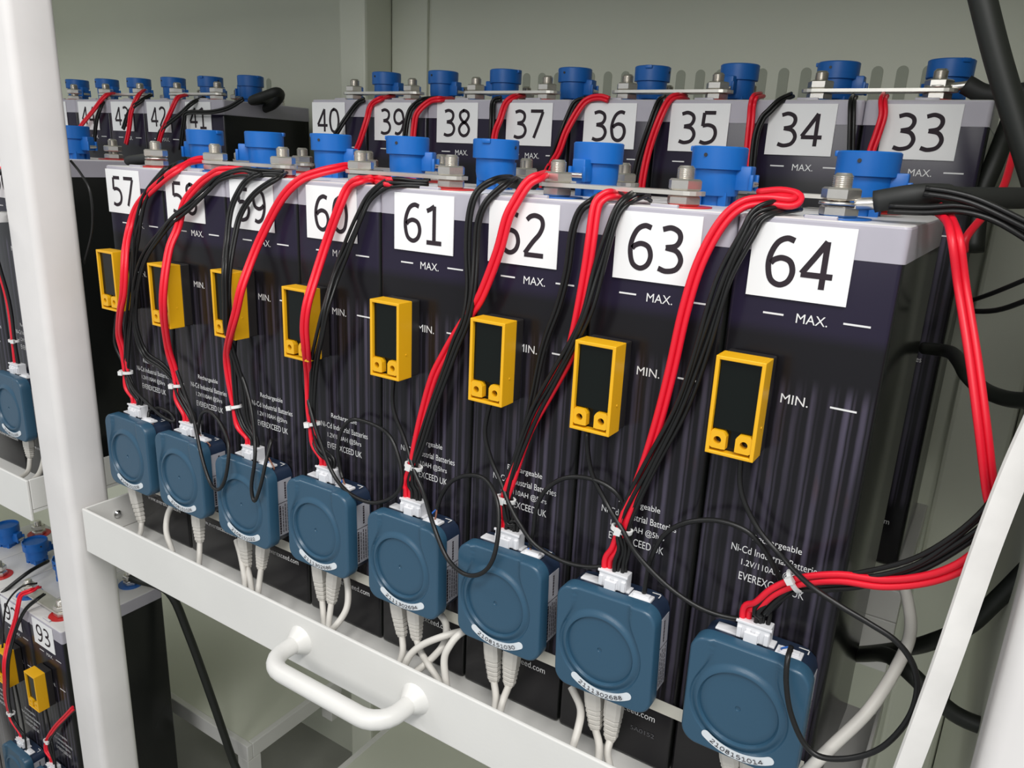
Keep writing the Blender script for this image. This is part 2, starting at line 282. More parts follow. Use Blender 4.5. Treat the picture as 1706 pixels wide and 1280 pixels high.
HARNESS = {57: {'blk': [(3,
               [(0.1006, 0.036, 0.068), (0.1378, -0.0035, 0.064), (0.1118, -0.006, 0.0455), (0.0992, -0.01, 0.0279), (0.0873, -0.012, 0.0015), (0.0834, -0.014, -0.015), (0.0804, -0.016, -0.0329),
                (0.0746, -0.02, -0.0801), (0.0598, -0.018, -0.1151), (0.0421, -0.014, -0.1612), (0.0399, -0.014, -0.1741), (0.0473, -0.015, -0.191), (0.0587, -0.018, -0.2104)])],
      'red': [[(0.1439, 0.034, 0.0735), (0.1426, 0.02, 0.0707), (0.1498, -0.0035, 0.0621), (0.1193, -0.006, 0.0459), (0.0888, -0.01, 0.024), (0.0758, -0.014, 0.0007), (0.0889, -0.03, -0.0231),
               (0.0945, -0.037, -0.0446), (0.0893, -0.038, -0.0713), (0.0732, -0.034, -0.0941), (0.0456, -0.022, -0.1252), (0.0402, -0.016, -0.1487), (0.0389, -0.014, -0.1728),
               (0.0397, -0.015, -0.1926), (0.0448, -0.018, -0.2133)]],
      'tie': (0.0387, -0.014, -0.1743)},
 58: {'blk': [(3,
               [(0.273, -0.0035, 0.0655), (0.2513, -0.0035, 0.0656), (0.2198, -0.0035, 0.0578), (0.2029, -0.008, 0.0441), (0.1807, -0.012, 0.0285), (0.1555, -0.016, 0.0128), (0.1403, -0.018, -0.0001),
                (0.1082, -0.02, -0.0296), (0.0843, -0.018, -0.0635), (0.0745, -0.018, -0.0962), (0.0719, -0.016, -0.122), (0.0813, -0.014, -0.1455), (0.113, -0.014, -0.1547),
                (0.1345, -0.014, -0.1675), (0.1428, -0.015, -0.1825), (0.1537, -0.018, -0.2078)])],
      'red': [[(0.2205, -0.0035, 0.0648), (0.2051, -0.0035, 0.0594), (0.1879, -0.005, 0.0497), (0.1703, -0.01, 0.0314), (0.1607, -0.014, 0.0046), (0.1613, -0.026, -0.0162), (0.1653, -0.038, -0.0513),
               (0.1602, -0.038, -0.0811), (0.1386, -0.022, -0.1265), (0.1357, -0.015, -0.1524), (0.1375, -0.014, -0.1697), (0.1378, -0.015, -0.1871), (0.1425, -0.018, -0.2103)]],
      'tie': (0.1362, -0.014, -0.1714)},
 59: {'blk': [(2,
               [(0.2515, 0.036, 0.0672), (0.279, -0.0035, 0.0653), (0.26, -0.004, 0.0571), (0.2529, -0.009, 0.0454), (0.2471, -0.014, 0.028), (0.2495, -0.022, 0.0009), (0.2617, -0.036, -0.0257),
                (0.2613, -0.037, -0.0531), (0.2571, -0.035, -0.0796), (0.2447, -0.024, -0.1), (0.2398, -0.016, -0.1232), (0.2378, -0.014, -0.1499), (0.2393, -0.014, -0.1761),
                (0.2487, -0.015, -0.1938), (0.2616, -0.018, -0.2101)]),
              (2,
               [(0.2742, 0.036, 0.066), (0.3047, -0.0035, 0.0627), (0.2759, -0.007, 0.0468), (0.2595, -0.012, 0.026), (0.2578, -0.02, 0.0016), (0.261, -0.03, -0.0263), (0.2617, -0.034, -0.0551),
                (0.247, -0.024, -0.0952), (0.246, -0.016, -0.1285), (0.2517, -0.014, -0.1537), (0.2561, -0.015, -0.1855), (0.2653, -0.018, -0.2105)])],
      'red': [[(0.3582, 0.034, 0.0753), (0.3567, 0.02, 0.0735), (0.3479, 0.006, 0.0692), (0.335, -0.004, 0.0621), (0.3168, -0.01, 0.045), (0.2946, -0.014, 0.0131), (0.2854, -0.022, -0.0128),
               (0.285, -0.036, -0.0402), (0.2776, -0.038, -0.0642), (0.2623, -0.034, -0.088), (0.2334, -0.018, -0.1175), (0.2295, -0.014, -0.145), (0.2364, -0.014, -0.1767), (0.2418, -0.015, -0.1954),
               (0.2537, -0.018, -0.2134)]],
      'tie': (0.2345, -0.014, -0.1758)},
 60: {'blk': [(3,
               [(0.4498, -0.0035, 0.0661), (0.4364, -0.0035, 0.0634), (0.4206, -0.005, 0.0515), (0.4132, -0.01, 0.0334), (0.4, -0.014, 0.0039), (0.3922, -0.02, -0.0204), (0.3946, -0.034, -0.0453),
                (0.3869, -0.034, -0.071), (0.367, -0.022, -0.0992), (0.3551, -0.015, -0.1326), (0.3517, -0.014, -0.1679), (0.3602, -0.015, -0.19), (0.37, -0.018, -0.2118)])],
      'red': [[(0.4398, -0.0035, 0.0661), (0.4047, 0.02, 0.0663), (0.4089, -0.0035, 0.0659), (0.396, -0.005, 0.0587), (0.3897, -0.01, 0.0419), (0.3781, -0.014, 0.0123), (0.3739, -0.024, -0.0168),
               (0.3753, -0.037, -0.0421), (0.3716, -0.038, -0.0645), (0.3663, -0.032, -0.0888), (0.3509, -0.016, -0.1211), (0.3491, -0.014, -0.1524), (0.3517, -0.014, -0.1679),
               (0.3553, -0.015, -0.1881), (0.3608, -0.018, -0.2143)]],
      'tie': (0.3517, -0.014, -0.1679)},
 61: {'blk': [(2,
               [(0.5378, 0.036, 0.0746), (0.5433, 0.006, 0.073), (0.5335, -0.004, 0.0633), (0.5295, -0.008, 0.0447), (0.5302, -0.01, 0.0167), (0.5338, -0.012, -0.0115), (0.5334, -0.016, -0.0355),
                (0.5252, -0.018, -0.0564), (0.5154, -0.018, -0.0838), (0.5012, -0.017, -0.1188), (0.4881, -0.015, -0.1528), (0.4801, -0.014, -0.1792), (0.4769, -0.015, -0.1961),
                (0.4789, -0.018, -0.214)]),
              (2,
               [(0.5437, 0.036, 0.074), (0.5547, 0.006, 0.0713), (0.5441, -0.005, 0.0572), (0.5383, -0.008, 0.0408), (0.5383, -0.01, 0.0175), (0.5406, -0.015, -0.0103), (0.5373, -0.018, -0.0371),
                (0.5279, -0.019, -0.0608), (0.5181, -0.019, -0.0856), (0.5046, -0.018, -0.1189), (0.4917, -0.016, -0.1544), (0.4815, -0.014, -0.1788), (0.4818, -0.015, -0.1947),
                (0.4852, -0.018, -0.2121)])],
      'red': [[(0.574, 0.034, 0.0792), (0.5841, 0.006, 0.0777), (0.5799, -0.004, 0.0727), (0.5732, -0.009, 0.0592), (0.5677, -0.012, 0.0455), (0.5614, -0.013, 0.0201), (0.5482, -0.014, -0.0142),
               (0.5383, -0.014, -0.0301), (0.5261, -0.013, -0.047), (0.5124, -0.013, -0.0697), (0.5009, -0.014, -0.0926), (0.4903, -0.014, -0.1274), (0.4839, -0.014, -0.1541),
               (0.4787, -0.014, -0.1795), (0.4727, -0.015, -0.1972), (0.4718, -0.018, -0.216)]],
      'tie': (0.4801, -0.014, -0.1792)},
 62: {'blk': [(3,
               [(0.6552, 0.036, 0.0693), (0.6593, 0.006, 0.0666), (0.6558, -0.005, 0.0584), (0.6517, -0.01, 0.0374), (0.6476, -0.013, 0.0138), (0.6438, -0.018, -0.0144), (0.6348, -0.019, -0.0381),
                (0.6204, -0.017, -0.0666), (0.6042, -0.016, -0.0992), (0.5927, -0.016, -0.1323), (0.5834, -0.015, -0.1639), (0.5807, -0.014, -0.1813), (0.5839, -0.015, -0.1964),
                (0.5873, -0.018, -0.2134)]),
              (2,
               [(0.6296, 0.018, 0.0663), (0.6334, -0.0035, 0.0626), (0.6261, -0.006, 0.0554), (0.622, -0.008, 0.0389), (0.62, -0.008, 0.0124), (0.6143, -0.008, -0.0155), (0.6064, -0.008, -0.039),
                (0.6013, -0.008, -0.06), (0.5978, -0.01, -0.0897), (0.5927, -0.013, -0.1254), (0.5838, -0.014, -0.1615), (0.579, -0.014, -0.1828), (0.5836, -0.016, -0.2016),
                (0.5873, -0.018, -0.2134)])],
      'red': [[(0.6398, 0.034, 0.0658), (0.646, 0.006, 0.0683), (0.6429, -0.003, 0.0666), (0.6398, -0.008, 0.0594), (0.6399, -0.012, 0.0377), (0.639, -0.013, 0.0193), (0.6364, -0.014, -0.0093),
               (0.6329, -0.014, -0.0347), (0.6277, -0.013, -0.0543), (0.6139, -0.013, -0.0832), (0.5994, -0.014, -0.1134), (0.5917, -0.014, -0.1357), (0.5839, -0.014, -0.1641),
               (0.5789, -0.014, -0.1818), (0.578, -0.015, -0.1982), (0.5796, -0.018, -0.2159)]],
      'tie': (0.5795, -0.014, -0.1827)},
 63: {'blk': [(4,
               [(0.7678, 0.036, 0.0692), (0.7602, 0.006, 0.0663), (0.7528, -0.004, 0.0616), (0.7489, -0.008, 0.0509), (0.7404, -0.011, 0.0263), (0.7356, -0.013, 0.0021), (0.729, -0.014, -0.0338),
                (0.7198, -0.015, -0.0742), (0.7048, -0.016, -0.1162), (0.6925, -0.016, -0.1506), (0.6847, -0.014, -0.1761), (0.6887, -0.015, -0.1922), (0.6937, -0.018, -0.2148)])],
      'red': [[(0.7406, 0.034, 0.0734), (0.7573, 0.027, 0.0757), (0.77, 0.02, 0.0742), (0.7684, 0.013, 0.0705), (0.7538, 0.006, 0.0708), (0.7413, -0.003, 0.0675), (0.7307, -0.008, 0.0543),
               (0.721, -0.012, 0.0282), (0.7151, -0.014, -0.0047), (0.7107, -0.014, -0.0435), (0.7057, -0.014, -0.0798), (0.6992, -0.014, -0.1159), (0.6929, -0.015, -0.1436),
               (0.6871, -0.015, -0.1649), (0.6839, -0.014, -0.1789), (0.6808, -0.015, -0.1948), (0.6823, -0.018, -0.2173)]],
      'tie': (0.6848, -0.014, -0.1771)},
 64: {'blk': [(4,
               [(0.9229, -0.05, -0.0372), (0.9173, -0.045, -0.0621), (0.9105, -0.04, -0.0854), (0.8972, -0.04, -0.1081), (0.8793, -0.036, -0.1315), (0.8551, -0.03, -0.1515), (0.831, -0.024, -0.1656),
                (0.8144, -0.02, -0.175), (0.8023, -0.018, -0.1911), (0.7951, -0.018, -0.2042), (0.7946, -0.018, -0.2164)])],
      'red': [[(0.8499, 0.03, 0.0731), (0.8582, 0.02, 0.067), (0.8653, -0.0035, 0.0568), (0.8734, -0.0035, 0.0304), (0.8868, -0.02, -0.0065), (0.8988, -0.03, -0.0436), (0.9098, -0.03, -0.0802),
               (0.9166, -0.035, -0.091), (0.9136, -0.045, -0.1006), (0.9025, -0.045, -0.1193), (0.8867, -0.04, -0.1353), (0.8654, -0.034, -0.1483), (0.8413, -0.028, -0.1561),
               (0.8179, -0.022, -0.1696), (0.8018, -0.02, -0.1842), (0.792, -0.018, -0.1997), (0.789, -0.018, -0.2152)]],
      'tie': (0.8139, -0.02, -0.172)}}
LEADS = {57: [(0.0249, -0.014, -0.0981), (0.0179, -0.012, -0.14), (0.0308, -0.012, -0.1651), (0.0528, -0.016, -0.1897), (0.0814, -0.016, -0.2045), (0.1046, -0.014, -0.2155), (0.1228, -0.012, -0.2185),
      (0.1152, -0.01, -0.2112), (0.0926, -0.01, -0.2088), (0.0772, -0.012, -0.2146), (0.0788, -0.016, -0.2222)],
 58: [(0.13, -0.014, -0.1022), (0.1325, -0.012, -0.1432), (0.1548, -0.018, -0.1724), (0.1831, -0.028, -0.195), (0.2064, -0.038, -0.2294), (0.2241, -0.042, -0.2559), (0.2389, -0.043, -0.2597),
      (0.251, -0.042, -0.2424), (0.2482, -0.034, -0.212), (0.2287, -0.026, -0.1954), (0.1989, -0.018, -0.1879), (0.1781, -0.014, -0.1963), (0.1711, -0.015, -0.2153), (0.1739, -0.016, -0.2207)],
 59: [(0.2366, -0.014, -0.0986), (0.2384, -0.012, -0.1242), (0.2542, -0.014, -0.1467), (0.2706, -0.02, -0.1743), (0.2921, -0.036, -0.2083), (0.2914, -0.042, -0.2413), (0.2974, -0.044, -0.2555),
      (0.3053, -0.042, -0.2374), (0.3055, -0.034, -0.214), (0.303, -0.024, -0.195), (0.2951, -0.02, -0.2026), (0.2866, -0.016, -0.2179)],
 60: [(0.3392, -0.015, -0.1008), (0.3412, -0.012, -0.1299), (0.3579, -0.018, -0.1617), (0.3698, -0.02, -0.183), (0.3872, -0.022, -0.209), (0.4101, -0.024, -0.2219), (0.4391, -0.024, -0.2234),
      (0.463, -0.022, -0.2111), (0.4702, -0.018, -0.1939), (0.461, -0.014, -0.1712), (0.447, -0.012, -0.156), (0.424, -0.011, -0.1516), (0.4022, -0.012, -0.1533), (0.3886, -0.012, -0.1686),
      (0.3861, -0.014, -0.187), (0.3888, -0.014, -0.2063), (0.3938, -0.016, -0.2143)],
 61: [(0.4519, -0.015, -0.1019), (0.4542, -0.012, -0.1302), (0.4684, -0.012, -0.1584), (0.4841, -0.018, -0.1814), (0.4979, -0.022, -0.1965), (0.5208, -0.036, -0.2159), (0.5409, -0.042, -0.2382),
      (0.5622, -0.045, -0.2447), (0.5797, -0.046, -0.2369), (0.5889, -0.044, -0.2209), (0.5877, -0.036, -0.1977), (0.5797, -0.028, -0.1791), (0.563, -0.02, -0.1678), (0.5417, -0.016, -0.1706),
      (0.5226, -0.014, -0.1826), (0.5125, -0.014, -0.1981), (0.5089, -0.016, -0.2117)],
 62: [(0.5568, -0.015, -0.1031), (0.5546, -0.012, -0.1295), (0.5617, -0.012, -0.1519), (0.5741, -0.014, -0.1695), (0.5852, -0.018, -0.1839), (0.5972, -0.02, -0.1969), (0.6136, -0.02, -0.2112),
      (0.6399, -0.018, -0.2184), (0.6646, -0.014, -0.2165), (0.6826, -0.01, -0.2068), (0.69, -0.008, -0.1871), (0.6871, -0.008, -0.1677), (0.6749, -0.01, -0.1505), (0.6549, -0.012, -0.1443),
      (0.6321, -0.013, -0.1497), (0.6161, -0.014, -0.1647), (0.6088, -0.014, -0.1838), (0.6076, -0.014, -0.2004), (0.6064, -0.016, -0.2175)],
 63: [(0.6501, -0.015, -0.1101), (0.6544, -0.012, -0.138), (0.6692, -0.012, -0.1604), (0.6859, -0.018, -0.1741), (0.7016, -0.02, -0.1907), (0.7263, -0.02, -0.2071), (0.7498, -0.018, -0.2168),
      (0.7689, -0.014, -0.2199), (0.7848, -0.01, -0.2173), (0.8014, -0.008, -0.2031), (0.8055, -0.008, -0.1887), (0.7975, -0.01, -0.1719), (0.7857, -0.012, -0.1566), (0.7725, -0.013, -0.1489),
      (0.7535, -0.014, -0.1484), (0.7324, -0.014, -0.1573), (0.7178, -0.014, -0.1721), (0.7104, -0.014, -0.1929), (0.7087, -0.014, -0.2087), (0.7085, -0.016, -0.2233)],
 64: [(0.7644, -0.015, -0.1011), (0.7688, -0.012, -0.1231), (0.7835, -0.014, -0.145), (0.8016, -0.018, -0.1578), (0.8232, -0.032, -0.1646), (0.845, -0.035, -0.1715), (0.8635, -0.035, -0.1772),
      (0.8788, -0.035, -0.1829), (0.89, -0.036, -0.1933), (0.8956, -0.038, -0.2089), (0.8941, -0.042, -0.2287), (0.8842, -0.045, -0.2517), (0.8693, -0.047, -0.2664), (0.8524, -0.048, -0.2742),
      (0.8405, -0.048, -0.27), (0.8291, -0.046, -0.2533), (0.8228, -0.044, -0.2341), (0.8204, -0.04, -0.219), (0.8198, -0.03, -0.2149)]}
NET = [(57, (0.0349, -0.018, -0.3278), (0.0499, -0.02, -0.3651), [(0.0499, -0.02, -0.3651), (0.057, -0.028, -0.3761), (0.0551, -0.036, -0.3816), (0.0333, -0.036, -0.3829)]),
 (58, (0.1631, -0.018, -0.3232), (0.1686, -0.022, -0.3529), [(0.1686, -0.022, -0.3529), (0.1769, -0.03, -0.3675), (0.1945, -0.045, -0.376)]),
 (59, (0.2433, -0.018, -0.3302), (0.2485, -0.02, -0.3588), [(0.2485, -0.02, -0.3588), (0.2646, -0.03, -0.3611), (0.2865, -0.045, -0.3663)]),
 (59, (0.2761, -0.018, -0.3246), (0.2717, -0.02, -0.3529), [(0.2717, -0.02, -0.3529), (0.2915, -0.04, -0.3583), (0.2937, -0.045, -0.3708)]),
 (60, (0.3584, -0.018, -0.3235), (0.3653, -0.02, -0.3563), [(0.3653, -0.02, -0.3563), (0.3771, -0.03, -0.3663), (0.3942, -0.045, -0.3701)]),
 (60, (0.3832, -0.018, -0.3195), (0.3783, -0.02, -0.3549), [(0.3783, -0.02, -0.3549), (0.3899, -0.035, -0.3634), (0.3974, -0.045, -0.3722)]),
 (61, (0.4635, -0.018, -0.3268), (0.4728, -0.02, -0.3551), [(0.4728, -0.02, -0.3551), (0.4822, -0.03, -0.3621), (0.49, -0.045, -0.3649)]),
 (61, (0.4857, -0.018, -0.3247), (0.4906, -0.02, -0.3517), [(0.4906, -0.02, -0.3517), (0.5047, -0.03, -0.3544), (0.524, -0.04, -0.3568), (0.544, -0.048, -0.3606)]),
 (62, (0.5737, -0.018, -0.3288), (0.5796, -0.02, -0.3575), [(0.5796, -0.02, -0.3575), (0.5885, -0.03, -0.3639), (0.5965, -0.045, -0.3706)]),
 (62, (0.5963, -0.018, -0.3252), (0.5954, -0.02, -0.3546), [(0.5954, -0.02, -0.3546), (0.5992, -0.035, -0.3593), (0.6014, -0.045, -0.3712)]),
 (63, (0.6741, -0.018, -0.332), (0.6806, -0.02, -0.3581), [(0.6806, -0.02, -0.3581), (0.6893, -0.03, -0.3626), (0.6964, -0.045, -0.3699)]),
 (63, (0.6944, -0.018, -0.3281), (0.6945, -0.02, -0.3611), [(0.6945, -0.02, -0.3611), (0.6973, -0.03, -0.3678), (0.7103, -0.045, -0.3738)]),
 (64, (0.7864, -0.018, -0.324), (0.7936, -0.02, -0.347), [(0.7936, -0.02, -0.347), (0.8, -0.03, -0.3519), (0.8054, -0.045, -0.3579)]),
 (64, (0.8031, -0.018, -0.3217), (0.807, -0.02, -0.3461), [(0.807, -0.02, -0.3461), (0.8097, -0.03, -0.3517), (0.8117, -0.045, -0.3595)])]
LOOSE = [('60', [(0.3887, -0.01, -0.3179), (0.3973, -0.015, -0.3364), (0.4044, -0.025, -0.3493), (0.4051, -0.04, -0.3595), (0.3932, -0.045, -0.3739)]),
 ('61', [(0.5022, -0.01, -0.3173), (0.5174, -0.012, -0.325), (0.5215, -0.015, -0.3378), (0.5238, -0.025, -0.344), (0.5159, -0.035, -0.357), (0.5086, -0.045, -0.3657)]),
 ('62', [(0.5598, -0.008, -0.3172), (0.543, -0.015, -0.3233), (0.5306, -0.03, -0.3257), (0.5131, -0.038, -0.3373), (0.5027, -0.044, -0.3497), (0.4986, -0.05, -0.3646)]),
 ('62b', [(0.5544, -0.008, -0.3156), (0.5491, -0.03, -0.315), (0.5449, -0.04, -0.3234), (0.5425, -0.045, -0.3369), (0.5495, -0.05, -0.3586)]),
 ('59', [(0.2219, -0.012, -0.3375), (0.239, -0.02, -0.3508), (0.2626, -0.035, -0.3654), (0.2712, -0.045, -0.3757)]),
 ('58', [(0.1169, -0.012, -0.3176), (0.1091, -0.02, -0.3334), (0.1167, -0.03, -0.3522), (0.1499, -0.045, -0.3639)]),
 ('63', [(0.652, -0.012, -0.3354), (0.6656, -0.02, -0.3447), (0.6719, -0.035, -0.352), (0.673, -0.05, -0.3682)])]
LONG = {'blk_a': [(0.8162, 0.215, -0.3678), (0.8352, 0.205, -0.3531), (0.8502, 0.17, -0.3254), (0.8721, 0.09, -0.2692), (0.8915, 0.06, -0.2602), (0.9095, 0.06, -0.2726), (0.9301, 0.06, -0.2807),
           (0.9695, 0.06, -0.2786)],
 'blk_b': [(0.8162, 0.235, -0.3752), (0.8379, 0.23, -0.3631), (0.859, 0.19, -0.3295), (0.8805, 0.13, -0.2827), (0.8967, 0.1, -0.2537), (0.9182, 0.09, -0.2252), (0.9312, 0.08, -0.1927),
           (0.9472, 0.07, -0.1497)],
 'blk_c': [(0.8462, 0.24, -0.0537), (0.8659, 0.21, -0.0479), (0.8758, 0.15, -0.0417), (0.8841, 0.11, -0.0434), (0.896, 0.1, -0.0498), (0.9103, 0.08, -0.0486), (0.9254, 0.06, -0.0418)],
 'cable91': [(-0.4703, 0.1, -0.6523), (-0.4515, 0.06, -0.6479), (-0.4548, 0.03, -0.6622), (-0.4564, 0.01, -0.6731), (-0.4708, -0.005, -0.6922), (-0.5187, -0.01, -0.7444)],
 'conduit': [(0.8395, 0.15, 0.2202), (0.8591, 0.15, 0.1739), (0.8773, 0.15, 0.1349), (0.9015, 0.15, 0.0838)],
 'diag33': [(0.8747, 0.36, 0.1645), (0.8671, 0.33, 0.1103), (0.8616, 0.32, 0.0717), (0.8657, 0.31, 0.0269)],
 'lead64a': [(0.8427, 0.02, 0.0823), (0.8588, 0.02, 0.0806), (0.8749, 0.02, 0.0762), (0.9036, 0.02, 0.0639)],
 'lead64b': [(0.8249, 0.02, 0.0706), (0.8446, 0.02, 0.0713), (0.8633, 0.02, 0.0733), (0.8822, 0.02, 0.0692), (0.905, 0.02, 0.0574)],
 'lug33': [(0.8286, 0.33, 0.1641), (0.8523, 0.33, 0.163), (0.8918, 0.33, 0.1668)],
 'lug41': [(-0.618, 0.687, 0.175), (-0.1323, 0.33, 0.1568), (-0.0975, 0.33, 0.1655), (-0.0861, 0.34, 0.1706), (-0.1026, 0.36, 0.1663), (-0.1431, 0.38, 0.1545), (-0.1797, 0.38, 0.1451)],
 'lug57': [(0.0754, 0.03, 0.0746), (0.0144, 0.06, 0.0712), (-0.1328, 0.12, 0.0632)],
 'lug64': [(0.8192, 0.03, 0.0765), (0.8357, 0.03, 0.079), (0.8511, 0.04, 0.0801), (0.86, 0.06, 0.0786), (0.9051, 0.12, 0.0805)],
 'red_back': [(0.8825, 0.25, 0.1259), (0.8805, 0.25, 0.1106), (0.8792, 0.22, 0.0858), (0.8727, 0.2, 0.0676), (0.8635, 0.17, 0.0487), (0.8637, 0.17, 0.037)],
 'strap': [(0.9207, -0.06, -0.0204), (0.9158, -0.06, -0.0541), (0.9112, -0.06, -0.1004), (0.9068, -0.06, -0.1618), (0.9029, -0.06, -0.2079), (0.898, -0.06, -0.2622)],
 'thin92': [(-0.3618, 0.03, -0.6249), (-0.367, 0.012, -0.6226), (-0.3859, 0.002, -0.6404), (-0.4042, -0.004, -0.6671), (-0.414, -0.008, -0.7036), (-0.4022, -0.02, -0.7388)],
 'thin_a': [(0.8685, 0.15, 0.0002), (0.8869, 0.12, 0.0139), (0.9111, 0.1, 0.0326)],
 'thin_b': [(0.8694, 0.15, -0.0047), (0.8926, 0.12, 0.0032), (0.9139, 0.1, 0.0186)],
 'white_right': [(0.8389, -0.03, -0.314), (0.8543, -0.02, -0.2855), (0.8717, 0.0, -0.2587), (0.8825, 0.03, -0.2335), (0.8844, 0.05, -0.2196), (0.8782, 0.07, -0.2077), (0.872, 0.08, -0.1998)],
 'wire56': [(-0.0188, -0.02, 0.0647), (-0.0007, -0.02, 0.0511), (0.0137, -0.02, 0.0323), (0.0106, -0.02, -0.0078), (-0.0155, -0.02, -0.0516)]}
BACKH = {33: ([], []),
 34: ([[(0.7682, 0.3172, 0.1621), (0.7702, 0.296, 0.1552), (0.7736, 0.288, 0.1417), (0.7717, 0.286, 0.1245), (0.7692, 0.285, 0.1066), (0.7703, 0.284, 0.0691)]],
      [[(0.7417, 0.3172, 0.1611), (0.7442, 0.296, 0.1541), (0.7477, 0.288, 0.1378), (0.7512, 0.286, 0.1145), (0.7578, 0.284, 0.0683)]]),
 35: ([[(0.6494, 0.334, 0.1639), (0.6532, 0.2965, 0.159), (0.6521, 0.294, 0.1509), (0.6545, 0.288, 0.1365), (0.6557, 0.286, 0.1139), (0.6582, 0.284, 0.0678)]],
      [[(0.6837, 0.3172, 0.1623), (0.6782, 0.2965, 0.1551), (0.6709, 0.29, 0.1452), (0.6651, 0.288, 0.1367), (0.6618, 0.286, 0.1169), (0.6642, 0.284, 0.0681)]]),
 36: ([[(0.569, 0.334, 0.161), (0.5695, 0.306, 0.1605), (0.5638, 0.2965, 0.1555), (0.5586, 0.288, 0.1365), (0.5505, 0.286, 0.1048), (0.5471, 0.284, 0.0718), (0.5472, 0.284, 0.0421)]],
      [[(0.5517, 0.3172, 0.1603), (0.5526, 0.2965, 0.1537), (0.5489, 0.288, 0.1315), (0.5397, 0.286, 0.0951), (0.5347, 0.284, 0.054)]]),
 37: ([[(0.4935, 0.2965, 0.1561), (0.483, 0.2965, 0.1586), (0.4698, 0.2965, 0.1567), (0.4616, 0.292, 0.1482), (0.4492, 0.286, 0.1222), (0.4412, 0.284, 0.0979), (0.4269, 0.284, 0.0755),
        (0.4207, 0.284, 0.0467)]],
      [[(0.4646, 0.2965, 0.1567), (0.4523, 0.296, 0.1522), (0.4474, 0.289, 0.1351), (0.4431, 0.285, 0.1181), (0.4305, 0.284, 0.081), (0.4247, 0.284, 0.0469)]]),
 38: ([[(0.3595, 0.334, 0.1639), (0.3654, 0.306, 0.1602), (0.3592, 0.2965, 0.152), (0.3573, 0.288, 0.1326), (0.3518, 0.286, 0.1141), (0.3499, 0.284, 0.0704)]],
      [[(0.3521, 0.2965, 0.1574), (0.3411, 0.2965, 0.1533), (0.3461, 0.288, 0.1325), (0.347, 0.286, 0.1051), (0.3452, 0.284, 0.0561)]]),
 39: ([[(0.2526, 0.334, 0.1605), (0.2622, 0.2965, 0.1567), (0.2441, 0.2965, 0.1539), (0.2318, 0.288, 0.1403), (0.2278, 0.286, 0.1235), (0.2259, 0.284, 0.0868), (0.2223, 0.284, 0.0416)]],
      [[(0.228, 0.334, 0.1613), (0.2334, 0.2965, 0.156), (0.2192, 0.296, 0.1487), (0.2154, 0.29, 0.1381), (0.213, 0.286, 0.113), (0.212, 0.284, 0.0638)]]),
 40: ([[(0.1506, 0.334, 0.1636), (0.1627, 0.2965, 0.1574), (0.1447, 0.2965, 0.1484), (0.1449, 0.288, 0.1298), (0.1364, 0.284, 0.1028), (0.1251, 0.284, 0.0816), (0.1179, 0.284, 0.0513)]],
      [[(0.133, 0.2965, 0.1559), (0.1209, 0.2965, 0.1514), (0.1088, 0.294, 0.1389), (0.0961, 0.286, 0.1174), (0.0803, 0.284, 0.0934), (0.0672, 0.284, 0.0487)]]),
 41: ([], [[(-0.1115, 0.2965, 0.1567), (-0.1413, 0.292, 0.1435), (-0.1793, 0.288, 0.1369), (-0.2343, 0.287, 0.1354), (-0.2439, 0.286, 0.12), (-0.2554, 0.284, 0.0785)]]),
 42: ([[(-0.2767, 0.3172, 0.1648), (-0.2696, 0.2965, 0.1585), (-0.277, 0.288, 0.1379), (-0.3023, 0.286, 0.1052), (-0.3163, 0.284, 0.0766)]],
      [[(-0.2311, 0.3172, 0.1611), (-0.2248, 0.29, 0.15), (-0.2543, 0.288, 0.1335), (-0.3017, 0.286, 0.1098), (-0.3158, 0.285, 0.0908)]]),
 43: ([[(-0.3901, 0.3172, 0.1727), (-0.3771, 0.297, 0.1614), (-0.3853, 0.288, 0.137), (-0.3937, 0.286, 0.1081), (-0.4049, 0.285, 0.0835)]],
      [[(-0.3708, 0.3172, 0.165), (-0.3682, 0.296, 0.1538), (-0.3905, 0.288, 0.137), (-0.4112, 0.286, 0.1078)]]),
 44: ([[(-0.4793, 0.3172, 0.1683), (-0.4738, 0.297, 0.1616), (-0.5, 0.288, 0.1362), (-0.5512, 0.286, 0.102), (-0.5624, 0.284, 0.0686)]],
      [[(-0.5023, 0.3172, 0.1634), (-0.478, 0.29, 0.1434), (-0.4911, 0.286, 0.1162), (-0.504, 0.284, 0.0705)]])}
